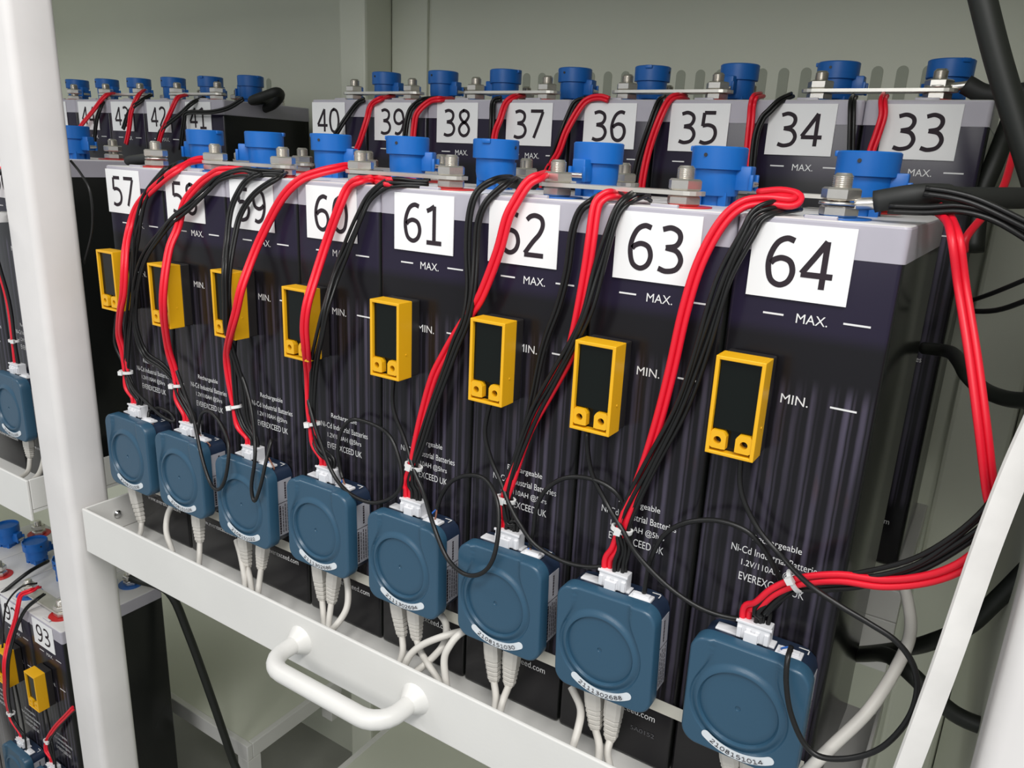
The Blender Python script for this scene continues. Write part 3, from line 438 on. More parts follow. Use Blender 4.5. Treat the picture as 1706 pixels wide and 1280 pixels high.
LOWH = {92: {'blk': [(-0.3423, 0.03, -0.6381), (-0.3373, 0.014, -0.6395), (-0.3515, 0.004, -0.6555), (-0.3646, -0.004, -0.6802), (-0.3718, -0.014, -0.712), (-0.3661, -0.028, -0.742),
              (-0.3743, -0.03, -0.7794), (-0.4172, -0.018, -0.8492), (-0.4418, -0.008, -0.8991), (-0.4386, -0.006, -0.9181), (-0.4256, -0.008, -0.9321)],
      'red': [(-0.3553, 0.03, -0.6293), (-0.3488, 0.012, -0.626), (-0.3634, 0.004, -0.6353), (-0.3654, -0.002, -0.6533), (-0.3749, -0.006, -0.6832), (-0.3863, -0.016, -0.7227),
              (-0.3743, -0.03, -0.7444), (-0.3804, -0.032, -0.781), (-0.4218, -0.02, -0.8439), (-0.4495, -0.008, -0.8964), (-0.4487, -0.006, -0.9167), (-0.4402, -0.008, -0.9395)],
      'tie': (-0.4434, -0.008, -0.8973)},
 93: {'blk': [(-0.2123, -0.002, -0.7775), (-0.2453, -0.003, -0.8089), (-0.2833, -0.003, -0.849), (-0.3203, -0.004, -0.895), (-0.3189, -0.006, -0.914), (-0.3151, -0.008, -0.9304)],
      'red': [(-0.224, -0.004, -0.784), (-0.256, -0.004, -0.817), (-0.2942, -0.004, -0.8561), (-0.329, -0.004, -0.8995), (-0.3344, -0.006, -0.9221), (-0.3306, -0.008, -0.9387)],
      'tie': (-0.3272, -0.004, -0.8998)}}

LZ_TRAY = -0.7303; PITCH = 0.1035; X57 = 0.0146; Z0 = -0.389; DB = 0.300; ZB = 0.0945; HB = 0.451; WB = 0.1025; DEP = 0.176
XBACK = X57 + 0.0162

# ------------------------------------------------------------------ cabinet shell
bm = NB(); box(bm, -1.6, 0.955, 0.57, 0.59, -1.27, 0.42); wall_back = structure(obj('wall_back', bm, M['wall']))
bm = NB(); box(bm, 0.938, 0.955, -0.015, 0.57, -1.27, 0.42); structure(obj('wall_right', bm, M['wall']))
bm = NB(); box(bm, -1.6, 0.955, -0.9, 0.57, -1.29, -1.27); structure(obj('floor', bm, M['floor']))
bm = NB(); box(bm, -1.6, 0.955, -0.03, 0.57, 0.42, 0.435); structure(obj('shade_roof', bm, M['wall']))  # unseen roof, added to keep direct light off the rear rows
bm = NB(); box(bm, -1.62, -1.6, -0.03, 0.59, -1.27, 0.435); structure(obj('wall_left', bm, M['wall']))
def capsule(x, z0, z1, r):
    return [(x + r * math.cos(a), z1 - r + r * math.sin(a)) for a in [PI * k / 8 for k in range(9)]] + [(x + r * math.cos(a), z0 + r + r * math.sin(a)) for a in [PI + PI * k / 8 for k in range(9)]]
slot_x = [0.1597 + 0.0279 * k for k in range(23)] + [-0.4009, -0.3732]
for x in slot_x:
    bm = NB(); prism(bm, capsule(x, 0.150, 0.217, 0.0066), 0.5692, 0.572); structure(obj('vent_slot', bm, M['vent'], wall_back))
# rear uprights and ledge of the cabinet
bm = NB(); box(bm, -0.115, -0.0555, 0.50, 0.569, -1.27, 0.42, 0.005); structure(obj('trim_1', bm, M['wall']))
bm = NB(); box(bm, 0.872, 0.937, 0.50, 0.569, -1.27, 0.42, 0.005); structure(obj('trim_2', bm, M['wall']))
bm = NB(); box(bm, -0.054, 0.022, 0.564, 0.57, -1.27, 0.42, 0.001); structure(obj('trim_3', bm, M['wall']))

# front posts
def post(name, x0, x1, label):
    bm = NB(); box(bm, x0, x1, -0.074, -0.022, -1.268, 0.44, 0.009, 4)
    return tag(obj(name, bm, M['post_paint'], smooth=40), label, 'post')
post('steel_post', -0.070, -0.0105, 'thick white painted steel post at the left between the two battery bays')
post('steel_post', 0.9315, 0.990, 'white painted steel post cut off by the bottom right corner of the photo')
bm = NB(); cyl(bm, (-0.085, -0.083, 0.0), (-0.185, -0.083, 0.0), 0.0048, seg=16)
cyl(bm, (-0.080, -0.083, 0.0), (-0.086, -0.083, 0.0), 0.0056, seg=16)
box(bm, -0.0795, -0.0700, -0.088, -0.060, -0.006, 0.006, 0.001)
tag(obj('latch_rod', bm, M['chrome'], smooth=40), 'short chrome rod sticking out to the left of the white post', 'rod')

# back steps that carry the rear rows (panel, rails, legs)
def step(x0, x1, z, label):
    t = thing('step_platform', label, 'shelf', ((x0 + x1) / 2, 0.40, z - 0.09))
    bm = NB(); box(bm, x0 + 0.002, x1 - 0.002, 0.262, 0.498, z - 0.006, z - 0.001); obj('top_panel', bm, M['wall'], t, True)
    bm = NB(); box(bm, x0, x1, 0.25, 0.262, z - 0.034, z, 0.0015); obj('front_rail', bm, M['white_paint'], t, True)
    for xa in (x0, x1 - 0.012):
        bm = NB(); box(bm, xa, xa + 0.012, 0.2625, 0.498, z - 0.034, z, 0.0015); obj('side_rail', bm, M['white_paint'], t, True)
    for xa in (x0, x1 - 0.03):
        for ya in (0.25, 0.466):
            bm = NB(); box(bm, xa, xa + 0.03, ya, ya + 0.03, z - 0.0905, z - 0.0345, 0.001); obj('leg', bm, M['white_paint'], t, True)
    return t

# sliding trays
def tray(x0, x1, dz, label, handle=True):
    t = thing('sliding_tray', label, 'tray', ((x0 + x1) / 2, 0.05, Z0 - 0.004 + dz))
    bm = NB(); box(bm, x0, x1, -0.0595, 0.185, Z0 - 0.0045 + dz, Z0 - 0.0005 + dz); obj('tray_floor', bm, M['white_paint'], t, True)
    bm = NB(); box(bm, x0, x1, -0.0635, -0.060, Z0 - 0.0155 + dz, -0.346 + dz, 0.001); obj('front_lip', bm, M['white_paint'], t, True)
    for xa in (x0, x1 - 0.003):
        bm = NB(); box(bm, xa, xa + 0.003, -0.0595, 0.185, Z0 + dz, -0.346 + dz, 0.0008); obj('side_lip', bm, M['white_paint'], t, True)
    if handle:
        bm = NB(); hx0, hx1 = x0 + 0.383, x0 + 0.528; yo = -0.108; rr = 0.024; zz = -0.374 + dz
        pts = [(hx0, -0.064, zz), (hx0, yo + rr, zz)] + [(hx0 + rr - rr * math.cos(a), yo + rr - rr * math.sin(a), zz) for a in [PI / 2 * k / 6 for k in range(1, 7)]]
        pts += [(hx1 - rr + rr * math.sin(a), yo + rr - rr * math.cos(a), zz) for a in [PI / 2 * k / 6 for k in range(0, 7)]] + [(hx1, -0.064, zz)]
        tube(bm, pts, 0.0085, 14, smooth=False)
        for hx in (hx0, hx1): lathe(bm, [(0.0155, 0.0635), (0.0125, 0.068), (0.0088, 0.074)], (hx, 0, zz), 20, 'Y')
        obj('pull_handle', bm, M['white_paint'], t, True, smooth=50)
    bm = NB(); lathe(bm, [(0.005, 0.0), (0.005, 0.002), (0.003, 0.004)], (0, 0, 0), 14)
    for v in bm.verts: v.co = Vector((x0 + 0.003 + v.co.z, -0.022 + v.co.x, -0.368 + dz + v.co.y))
    obj('screw', bm, M['chrome'], t, True, smooth=40)
    return t
tray(-0.003, 0.875, 0.0, 'white sliding tray with a pull handle under the cells numbered 57 to 64')
tray(-0.875, -0.135, 0.0, 'white sliding tray of the left bay, its corner seen left of the post', handle=False)
tray(-1.10, -0.257, LZ_TRAY, 'lower white tray under the cells numbered 92 and 93', handle=False)
step(0.026, 0.869, Z0 + ZB, 'grey step carrying the rear row of cells behind the tray')
step(-0.875, -0.135, Z0 + ZB, 'grey step carrying the far rear cells of the left bay')
step(-0.875, -0.137, -1.0, 'empty white railed step low down beyond the cell numbered 93')
step(0.036, 0.869, -1.0, 'empty grey step low down beneath the tray with the pull handle')

# ------------------------------------------------------------------ battery cell prototype (origin: front left bottom corner)
def hexnut(bm, c, r, z0, z1):
    pr = [(r * 0.9, z0), (r, z0 + 0.0012), (r, z1 - 0.0012), (r * 0.88, z1)]
    lathe(bm, pr, c, 6)
TX, TY, TY2 = 0.055, 0.028, 0.148
def terminal(root, x, y, colour, brass=False):
    h = HB
    bm = NB(); prof = [(0.0062, h)]
    for k in range(18): prof += [(0.0064, h + 0.006 + k * 0.0012), (0.0057, h + 0.0066 + k * 0.0012)]
    prof += [(0.0045, h + 0.0285)]; lathe(bm, prof, (x, y, 0), 16); st = obj('terminal_stud', bm, M['steel'], root, smooth=35)
    bm = NB(); hexnut(bm, (x, y, 0), 0.0122, h + 0.0012, h + 0.0082); obj('base_nut', bm, M['brass' if brass else 'steel'], st)
    bm = NB(); hexnut(bm, (x, y, 0), 0.0122, h + 0.0116, h + 0.0195); obj('top_nut', bm, M['steel'], st)
    bm = NB(); lathe(bm, [(0.0205, h), (0.0205, h + 0.001)], (x, y, 0), 32); obj('polarity_washer', bm, M['washer_' + colour], root)
def make_cell():
    root = thing('battery_cell', '', 'battery')
    bm = NB(); box(bm, 0, WB, 0, DEP, 0, 0.4322, 0.0035, 3); case = obj('case', bm, M['case'], root, smooth=40)
    bm = NB(); rr_ = 0.0036; O = []
    for cx_, cy_, a0_ in ((WB - rr_, DEP - rr_, 0), (rr_, DEP - rr_, 90), (rr_, rr_, 180), (WB - rr_, rr_, 270)):
        for k in range(6): a = math.radians(a0_ + 18 * k); O.append((cx_ + (rr_ + 0.0003) * math.cos(a), cy_ + (rr_ + 0.0003) * math.sin(a)))
    prism(bm, O, 0.4287, HB - 0.0018, 'XY'); top = []
    for (ins, zz) in ((0.0, HB - 0.0018), (0.0004, HB - 0.0006), (0.0014, HB)):
        top.append([bm.verts.new((WB / 2 + (u - WB / 2) * (1 - ins / (WB / 2)), DEP / 2 + (v - DEP / 2) * (1 - ins / (DEP / 2)), zz)) for u, v in O])
    for a_, b_ in zip(top, top[1:]):
        for k in range(len(O)): bm.faces.new((a_[k], a_[(k + 1) % len(O)], b_[(k + 1) % len(O)], b_[k]))
    bm.faces.new(top[-1])
    box(bm, 0.040, 0.060, 0.004, 0.008, HB - 0.002, HB + 0.0022, 0.0006)
    o = obj('lid', bm, [M['lid'], M['lidtop']], root, smooth=40)
    for p in o.data.polygons:
        if p.normal.z > 0.8: p.material_index = 1
    # printed level marks and type text
    bm = NB(); yy = -0.0004
    zM, zm = 0.389, 0.334
    def dash(x0, x1, z): box(bm, x0, x1, yy, yy + 0.0003, z - 0.0006, z + 0.0006)
    dash(0.0242, 0.0375, zM); dash(0.0745, 0.0905, zM)
    put_text(bm, 'MAX.', 0.0555, yy, zM - 0.0008, height=0.0062, width=0.0195); obj('maximum_mark', bm, M['print'], root)
    bm = NB(); dash(0.075, 0.0912, zm)
    put_text(bm, 'MIN.', 0.0525, yy, zm - 0.0002, height=0.0064, width=0.0178); obj('minimum_mark', bm, M['print'], root)
    bm = NB()
    for i, (s, wd) in enumerate((('Rechargeable', 0.034), ('Ni-Cd Industrial Batteries', 0.062), ('1.2V/110AH @5hrs', 0.045), ('EVEREXCEED UK', 0.046))):
        put_text(bm, s, 0.0560, yy, 0.2283 - 0.0105 * i, height=(0.0062, 0.0056, 0.0062, 0.0062)[i], width=wd)
    obj('type_text', bm, M['print'], root); bm = NB()
    put_text(bm, 'www.everexceed.com', 0.0545, yy, 0.0475, height=0.0060, width=0.066)
    obj('web_text', bm, M['print'], root)
    terminal(root, TX, TY, 'red'); terminal(root, TX, TY2, 'blue')
    # flip-top vent cap with hinge block
    bm = NB(); h = 0.0
    lathe(bm, [(0.0120, h), (0.0120, h + 0.007), (0.0165, h + 0.0075), (0.0178, h + 0.015), (0.0178, h + 0.0265), (0.0208, h + 0.027), (0.0210, h + 0.0425), (0.0198, h + 0.0435), (0.0192, h + 0.040)], (0, 0, 0), 36)
    for a in (45, 135, 225, 315):
        ca, sa = math.cos(math.radians(a)), math.sin(math.radians(a))
        box(bm, ca * 0.0135 - 0.003, ca * 0.0135 + 0.003, sa * 0.0135 - 0.003, sa * 0.0135 + 0.003, h, h + 0.010)
    box(bm, 0.0155, 0.0275, -0.0065, 0.0065, h + 0.012, h + 0.030, 0.0012)
    box(bm, 0.0270, 0.0300, -0.0085, -0.0060, h + 0.012, h + 0.024, 0.0006); box(bm, 0.0270, 0.0300, 0.0060, 0.0085, h + 0.012, h + 0.024, 0.0006)
    box(bm, -0.0225, -0.0195, -0.004, 0.004, h + 0.0395, h + 0.0435, 0.0008)
    cap = obj('vent_cap', bm, M['blue'], root, smooth=40); cap.location = (0.0565, 0.092, HB)
    bm = NB(); cyl(bm, (0.0285, -0.0060, h + 0.017), (0.0285, 0.0060, h + 0.017), 0.0022, seg=12); obj('hinge_pin', bm, M['steel'], cap, smooth=40)
    bm = NB(); cyl(bm, (-0.0195 * 0.2, -0.0207, h + 0.037), (-0.0195 * 0.2, -0.0212, h + 0.037), 0.0014, seg=12); obj('vent_hole', bm, M['sensor_black'], cap)
    return root
PROTO = make_cell()
POOL = [PROTO] + [copy_tree(PROTO) for _ in range(27)]
def cell(n, x, y, z, label, group, card_dx=0.0137, hinge=0, flip=False, card=True, tilt=0.0):
    r = POOL.pop(0)
    r.location = (x, y, z); r['label'] = label; r['group'] = group
    for ch in KIDS(r):
        if ch.name.startswith('vent_cap'): ch.rotation_euler = (0, 0, math.radians(hinge))
    CELLS.append((r, flip))
    if card:
        bm = NB(); box(bm, card_dx, card_dx + 0.063, -0.0014, -0.0006, 0.3995, 0.4472)
        c = obj('number_card', bm, M['paper'], r)
        bm = NB(); put_digits(bm, str(n), card_dx + 0.0315, -0.00150, 0.4232, 0.0335, 1.06, 0.0037)
        obj('number', bm, M['ink'], c)
    return r
CELLS = []
HINGE = {57: 190, 58: 215, 59: 20, 60: 20, 61: 100, 62: 262, 63: 0, 64: 5}
DX = {57: 0.0015, 58: 0.0080, 59: 0.0095, 60: 0.0140, 61: 0.0175, 62: 0.0118, 63: 0.0182, 64: 0.0114}
for n in range(57, 65):
    cell(n, X57 + (n - 57) * PITCH, 0, Z0, 'dark battery cell with a white card reading %d, in the front row on the tray' % n, 'front row battery cells', DX[n], HINGE[n], flip=n % 2 == 0)
bm = NB(); put_text(bm, '5A0152', 0.078, -0.0004, 0.031, height=0.0040, width=0.021); obj('stamped_code', bm, M['faint'], CELLS[6][0])
c64 = CELLS[-1][0]; c64.rotation_euler = (0, 0, math.radians(-1.6)); c64.location.y = 0.0024
cell(56, X57 - PITCH - 0.181, 0, Z0, 'dark battery cell half hidden behind the left side of the white post', 'left bay front cells', 0.012, 20, flip=True)
cell(55, X57 - 2 * PITCH - 0.181, 0, Z0, 'dark battery cell at the left edge of the photo behind the blue module', 'left bay front cells', 0.012, 20, card=False)
HB2 = {33: 130, 34: 0, 35: 262, 36: 100, 37: 0, 38: 180, 39: 0, 40: 0}
DX2 = {33: .0178, 34: .0170, 35: .0180, 36: .0190, 37: .0180, 38: .0165, 39: .0145, 40: -0.0005 + .0015}
for n in range(33, 41):
    cell(n, XBACK + (40 - n) * PITCH, DB, Z0 + ZB, 'dark battery cell with a white card reading %d, in the raised rear row' % n, 'rear row battery cells', DX2[n], HB2[n], flip=n % 2 == 0)
for k, n in enumerate(range(41, 47)):
    lab = 'dark battery cell with a white card reading %d, far back in the left bay' % n if n < 45 else ('dark cell behind the white post, second from the left of the far rear row' if n == 45 else 'leftmost dark cell of the far rear row, mostly hidden by the white post')
    cell(n, XBACK - 0.193 - (k + 1) * PITCH, DB, Z0 + ZB, lab, 'left bay rear cells', 0.0105, (180, 100, 0, 0, 0, 0)[k], flip=n % 2 == 0)
LX, LY, LZ = -0.3780, 0.0097, -0.7303
cell(93, X57 + LX, LY, Z0 + LZ, 'dark battery cell with a white card reading 93, low at the left edge', 'lower left cells', 0.0141, 100)
cell(92, X57 + LX - PITCH, LY, Z0 + LZ, 'dark battery cell low at the left edge, left of the one reading 93', 'lower left cells', 0.0130, 20, flip=True)
cell(91, X57 + LX - 2 * PITCH, LY, Z0 + LZ, 'dark battery cell in the lower left row, only cap and lid in view', 'lower left cells', 0.0130, 100)
cell(90, X57 + LX - 3 * PITCH, LY, Z0 + LZ, 'dark battery cell at the left end of the lower left row, mostly out of view', 'lower left cells', 0.0130, 20, flip=True, card=False)
# polarity: on every second cell the washers swap places
for r, flip in CELLS:
    if flip:
        for ch in KIDS(r):
            if ch.name.startswith('polarity_washer'):
                ch.rotation_euler = (0, 0, 0)
                yc = sum(v.co.y for v in ch.data.vertices) / len(ch.data.vertices)
                ch.location = (0, (TY2 - TY) if yc < 0.08 else (TY - TY2), 0)

# ------------------------------------------------------------------ bus bars
def busbar(xa, xb, y, ztop, label, group, ext=0.0150):
    z = ztop + 0.0084; bm = NB(); r = 0.0115; O = []
    for k in range(9): a = PI / 2 + PI * k / 8; O.append((xa - ext + r + r * math.cos(a), y + r * math.sin(a)))
    for k in range(9): a = -PI / 2 + PI * k / 8; O.append((xb + ext - r + r * math.cos(a), y + r * math.sin(a)))
    prism(bm, O, z, z + 0.0030, 'XY'); o = tag(obj('busbar', bm, M['bar']), label, 'busbar', group); return o
ZT = Z0 + HB
def tx(n): return X57 + (n - 57) * PITCH + TX
def txb(n): return XBACK + (40 - n) * PITCH + TX
def txl(n): return XBACK - 0.193 - (n - 40) * PITCH + TX
for a in (58, 60, 62): busbar(tx(a), tx(a + 1), TY, ZT, 'flat silver bar bolted across the front terminals of cells %d and %d' % (a, a + 1), 'front bus bars')
for a in (57, 59, 61, 63): busbar(tx(a), tx(a + 1), TY2, ZT, 'flat silver bar bolted across the back terminals of cells %d and %d' % (a, a + 1), 'front row back bus bars')
for a in (40, 38, 36, 34): busbar(txb(a), txb(a - 1), DB + TY, ZT + ZB, 'flat silver bar bolted across the front terminals of rear cells %d and %d' % (a, a - 1), 'rear bus bars', 0.017)
for a in (42, 44): busbar(txl(a), txl(a - 1), DB + TY, ZT + ZB, 'flat silver bar bolted across cells %d and %d far back at the left' % (a, a - 1), 'left bay rear bus bars')
busbar(X57 + LX - PITCH + TX, X57 + LX + TX, LY + TY, ZT + LZ, 'flat silver bar beside the low cards at the left edge, left of the post', 'lower bus bars')
busbar(X57 + LX - 2 * PITCH + TX, X57 + LX - PITCH + TX, LY + TY2, ZT + LZ, 'flat silver bar bolted across the back terminals beside the low blue cap', 'lower bus bars')

# ------------------------------------------------------------------ yellow sensor boxes (origin: centre of base on the cell front)
def make_sensor():
    t = thing('sensor_box', '', 'sensor')
    W, H = 0.0325, 0.0675; w2, h2 = W / 2, H / 2
    bm = NB(); box(bm, -w2 + 0.0004, w2 - 0.0004, -0.0115, -0.0006, -h2 + 0.0004, h2 - 0.0004, 0.001); obj('base', bm, M['sensor_black'], t)
    bm = NB(); y0, y1 = -0.0290, -0.0116; rim = 0.0026
    def B(x0, x1, z0, z1, ya=y0, yb=y1, bv=0.0005): box(bm, x0, x1, ya, yb, z0, z1, bv)
    B(-w2, -w2 + rim, -h2, h2); B(w2 - rim, w2, -h2, h2); B(-w2 + rim - 0.0003, w2 - rim + 0.0003, h2 - rim, h2); B(-w2 + rim - 0.0003, w2 - rim + 0.0003, -h2, -h2 + rim * 0.9)
    # two ears with screw holes at the foot
    for s in (-1, 1):
        cx = s * (w2 - rim - 0.0052); z0 = -h2 + 0.0042; e = 0.0053
        P = [(cx - e, z0), (cx + e, z0), (cx + e, z0 + (0.0126 if s > 0 else 0.0098)), (cx + e - (0 if s > 0 else 0.0022), z0 + 0.0126), (cx - e + (0 if s < 0 else 0.0022), z0 + 0.0126), (cx - e, z0 + (0.0126 if s < 0 else 0.0098))]
        P = [p for k, p in enumerate(P) if k == 0 or abs(p[0] - P[k - 1][0]) + abs(p[1] - P[k - 1][1]) > 1e-6]
        if abs(P[0][0] - P[-1][0]) + abs(P[0][1] - P[-1][1]) < 1e-6: P.pop()
        # ring of the ear around a round hole
        hc = (cx + s * 0.0004, z0 + 0.0060); hr = 0.0026; n = 24
        outer = []
        for k in range(n):
            a = 2 * PI * k / n; d = (math.cos(a), math.sin(a)); best = 1
            for i in range(len(P)):
                ax, ay = P[i]; bx, by = P[(i + 1) % len(P)]; ex, ey = bx - ax, by - ay; den = d[0] * ey - d[1] * ex
                if abs(den) < 1e-12: continue
                tt = ((ax - hc[0]) * ey - (ay - hc[1]) * ex) / den; uu = ((ax - hc[0]) * d[1] - (ay - hc[1]) * d[0]) / den
                if tt > 0 and -1e-6 <= uu <= 1 + 1e-6: best = min(best, tt)
            outer.append((hc[0] + d[0] * best, hc[1] + d[1] * best))
        vo = [bm.verts.new((u, y0 + 0.0006, v)) for u, v in outer]; vi = [bm.verts.new((hc[0] + hr * math.cos(2 * PI * k / n), y0 + 0.0006, hc[1] + hr * math.sin(2 * PI * k / n))) for k in range(n)]
        vb = [bm.verts.new((v.co.x, y0 + 0.012, v.co.z)) for v in vi]; wo = [bm.verts.new((v.co.x, y1, v.co.z)) for v in vo]
        for k in range(n):
            j = (k + 1) % n
            bm.faces.new((vo[k], vo[j], vi[j], vi[k])); bm.faces.new((vi[k], vi[j], vb[j], vb[k])); bm.faces.new((vo[k], vo[j], wo[j], wo[k]))
        bm.faces.new(vb)
    cyl(bm, (w2 - 0.0002, -0.019, -0.012), (w2 + 0.0004, -0.019, -0.012), 0.0009, seg=8)
    obj('frame', bm, M['yellow'], t)
    bm = NB(); box(bm, -w2 + rim, w2 - rim, y0 + 0.0030, -0.0118, -h2 + 0.0175, h2 - rim, 0.0004); box(bm, -w2 + rim, w2 - rim, y0 + 0.0062, -0.0118, -h2 + rim * 0.8, -h2 + 0.0175); obj('resin_window', bm, M['screen'], t)
    return t
SX = {57: (.0445, -.0633), 58: (.1404, -.0680), 59: (.2462, -.0630), 60: (.3490, -.0668), 61: (.4587, -.0640), 62: (.5645, -.0648), 63: (.6578, -.0672), 64: (.7613, -.0604)}
SP = make_sensor(); first = True
def sensor(x, z, label, y=0.0, group='sensor boxes on the front row', dz=0.0):
    global first
    o = SP if first else copy_tree(SP); first = False
    o.location = (x, y, z); o['label'] = label; o['group'] = group; return o
SENS = {}
for n in range(64, 56, -1):
    SENS[n] = sensor(*SX[n], 'yellow framed black sensor box stuck on the cell numbered %d' % n)
SENS[93] = sensor(0.040 + LX + X57, -.060 + LZ, 'small yellow framed sensor box on the cell numbered 93', LY, 'sensor boxes at the lower left')
SENS[92] = sensor(0.044 + LX + X57 - PITCH, -.058 + LZ, 'yellow sensor box at the left edge, left of the one on cell 93', LY, 'sensor boxes at the lower left')
def bundle(path, n, gap, vdir=(0.4, -0.87, 0.28), k0=0.0, wob=0.0006):
    P = catmull(path, 5); F = frames(P); out = []
    vd = Vector(vdir); S = []
    for i, p in enumerate(P):
        s = F[i][2].cross(vd); S.append(s.normalized() if s.length > 1e-4 else (S[-1] if S else Vector((1, 0, 0))))
    for j in range(n):
        a = j - (n - 1) / 2; q = []
        for i, p in enumerate(P):
            ph = i * 0.35 + j * 1.9
            q.append(p + S[i] * (a * gap + wob * math.sin(ph) * (n > 2)) + vd * (0.0009 * math.cos(ph * 0.7 + j * 2.2) if n > 2 else 0.0))
        out.append(q)
    return out
# leads from each sensor to its module
for n, pts in LEADS.items():
    p0 = Vector(pts[0]); pts = [(p0.x, -0.006, SX[n][1] - 0.026), (p0.x, -0.0085, SX[n][1] - 0.038)] + [p for p in pts if p[2] < SX[n][1] - 0.042]
    bm = NB(); tube(bm, pts, 0.0019, 8); ld = obj('lead', bm, M['black'], SENS[n], True)
    e = Vector(pts[-1]); f = Vector((X57 + (n - 57) * PITCH + 0.0517 + 0.0235, -0.019, -0.2290)); up = Vector((0, 0, 0.006))
    for s, mm, nm in ((-1, 'wblue', 'blue_core'), (1, 'wbrown', 'brown_core')):
        g = f + Vector((s * 0.0022, 0, 0)); bm = NB(); tube(bm, [e, (e + g) / 2 + Vector((s * 0.002, -0.001, 0.001)), g + up * 0.4, g], 0.0008, 6); obj(nm, bm, M[mm], ld, True)
for n, ld in ((93, (0.040, 0)), (92, (0.044, -PITCH))):
    b0 = Vector((ld[0] + ld[1] + LX + X57, LY - 0.012, LZ - 0.095)); bm = NB()
    tube(bm, [b0 + Vector((0, 0, 0.004)), b0 + Vector((0.002, 0.001, -0.04)), b0 + Vector((0.012, -0.002, -0.09)), b0 + Vector((0.024, -0.008, -0.128))], 0.0016, 8); obj('lead', bm, M['black'], SENS[n], True)

# ------------------------------------------------------------------ blue monitor modules (origin: centre of back, on the cell front)
MW, MH, MR = 0.0415, 0.0445, 0.0125
def rrect(a, hw, hh, r):
    """point of a rounded rectangle's outline in direction a"""
    d = Vector((math.cos(a), math.sin(a))); lo, hi = 0.0, 0.1
    for _ in range(36):
        m_ = (lo + hi) / 2; p = d * m_; qx, qy = abs(p.x) - (hw - r), abs(p.y) - (hh - r)
        sd = math.hypot(max(qx, 0), max(qy, 0)) + min(max(qx, qy), 0) - r
        if sd < 0: lo = m_
        else: hi = m_
    return d * lo
def sst(x, a, b): t = max(0.0, min(1.0, (x - a) / (b - a))); return t * t * (3 - 2 * t)
DCX, DCZ = -0.0030, -0.0030
def cover_h(x, z):
    """relief of the module's cover: round dished disc, sloping ring, and a raised rim with a channel up to the socket"""
    r = math.hypot(x - DCX, z - DCZ)
    d1 = r - 0.0343; d2 = max(abs(x - DCX) - 0.0232, -(z - 0.004)); k = 0.010
    hmix = max(0.0, min(1.0, 0.5 + 0.5 * (d2 - d1) / k)); d = d2 * (1 - hmix) + d1 * hmix - k * hmix * (1 - hmix)
    plate = 0.0024 * sst(d, -0.0008, 0.0010)
    ring = 0.0026 * sst(r, 0.0275, 0.0287) * (1 - sst(r, 0.0292, 0.0345) * 0.9)
    return max(plate, ring) + (0.0004 if r < 0.0275 else 0) - (0.0008 if r < 0.0018 else 0)
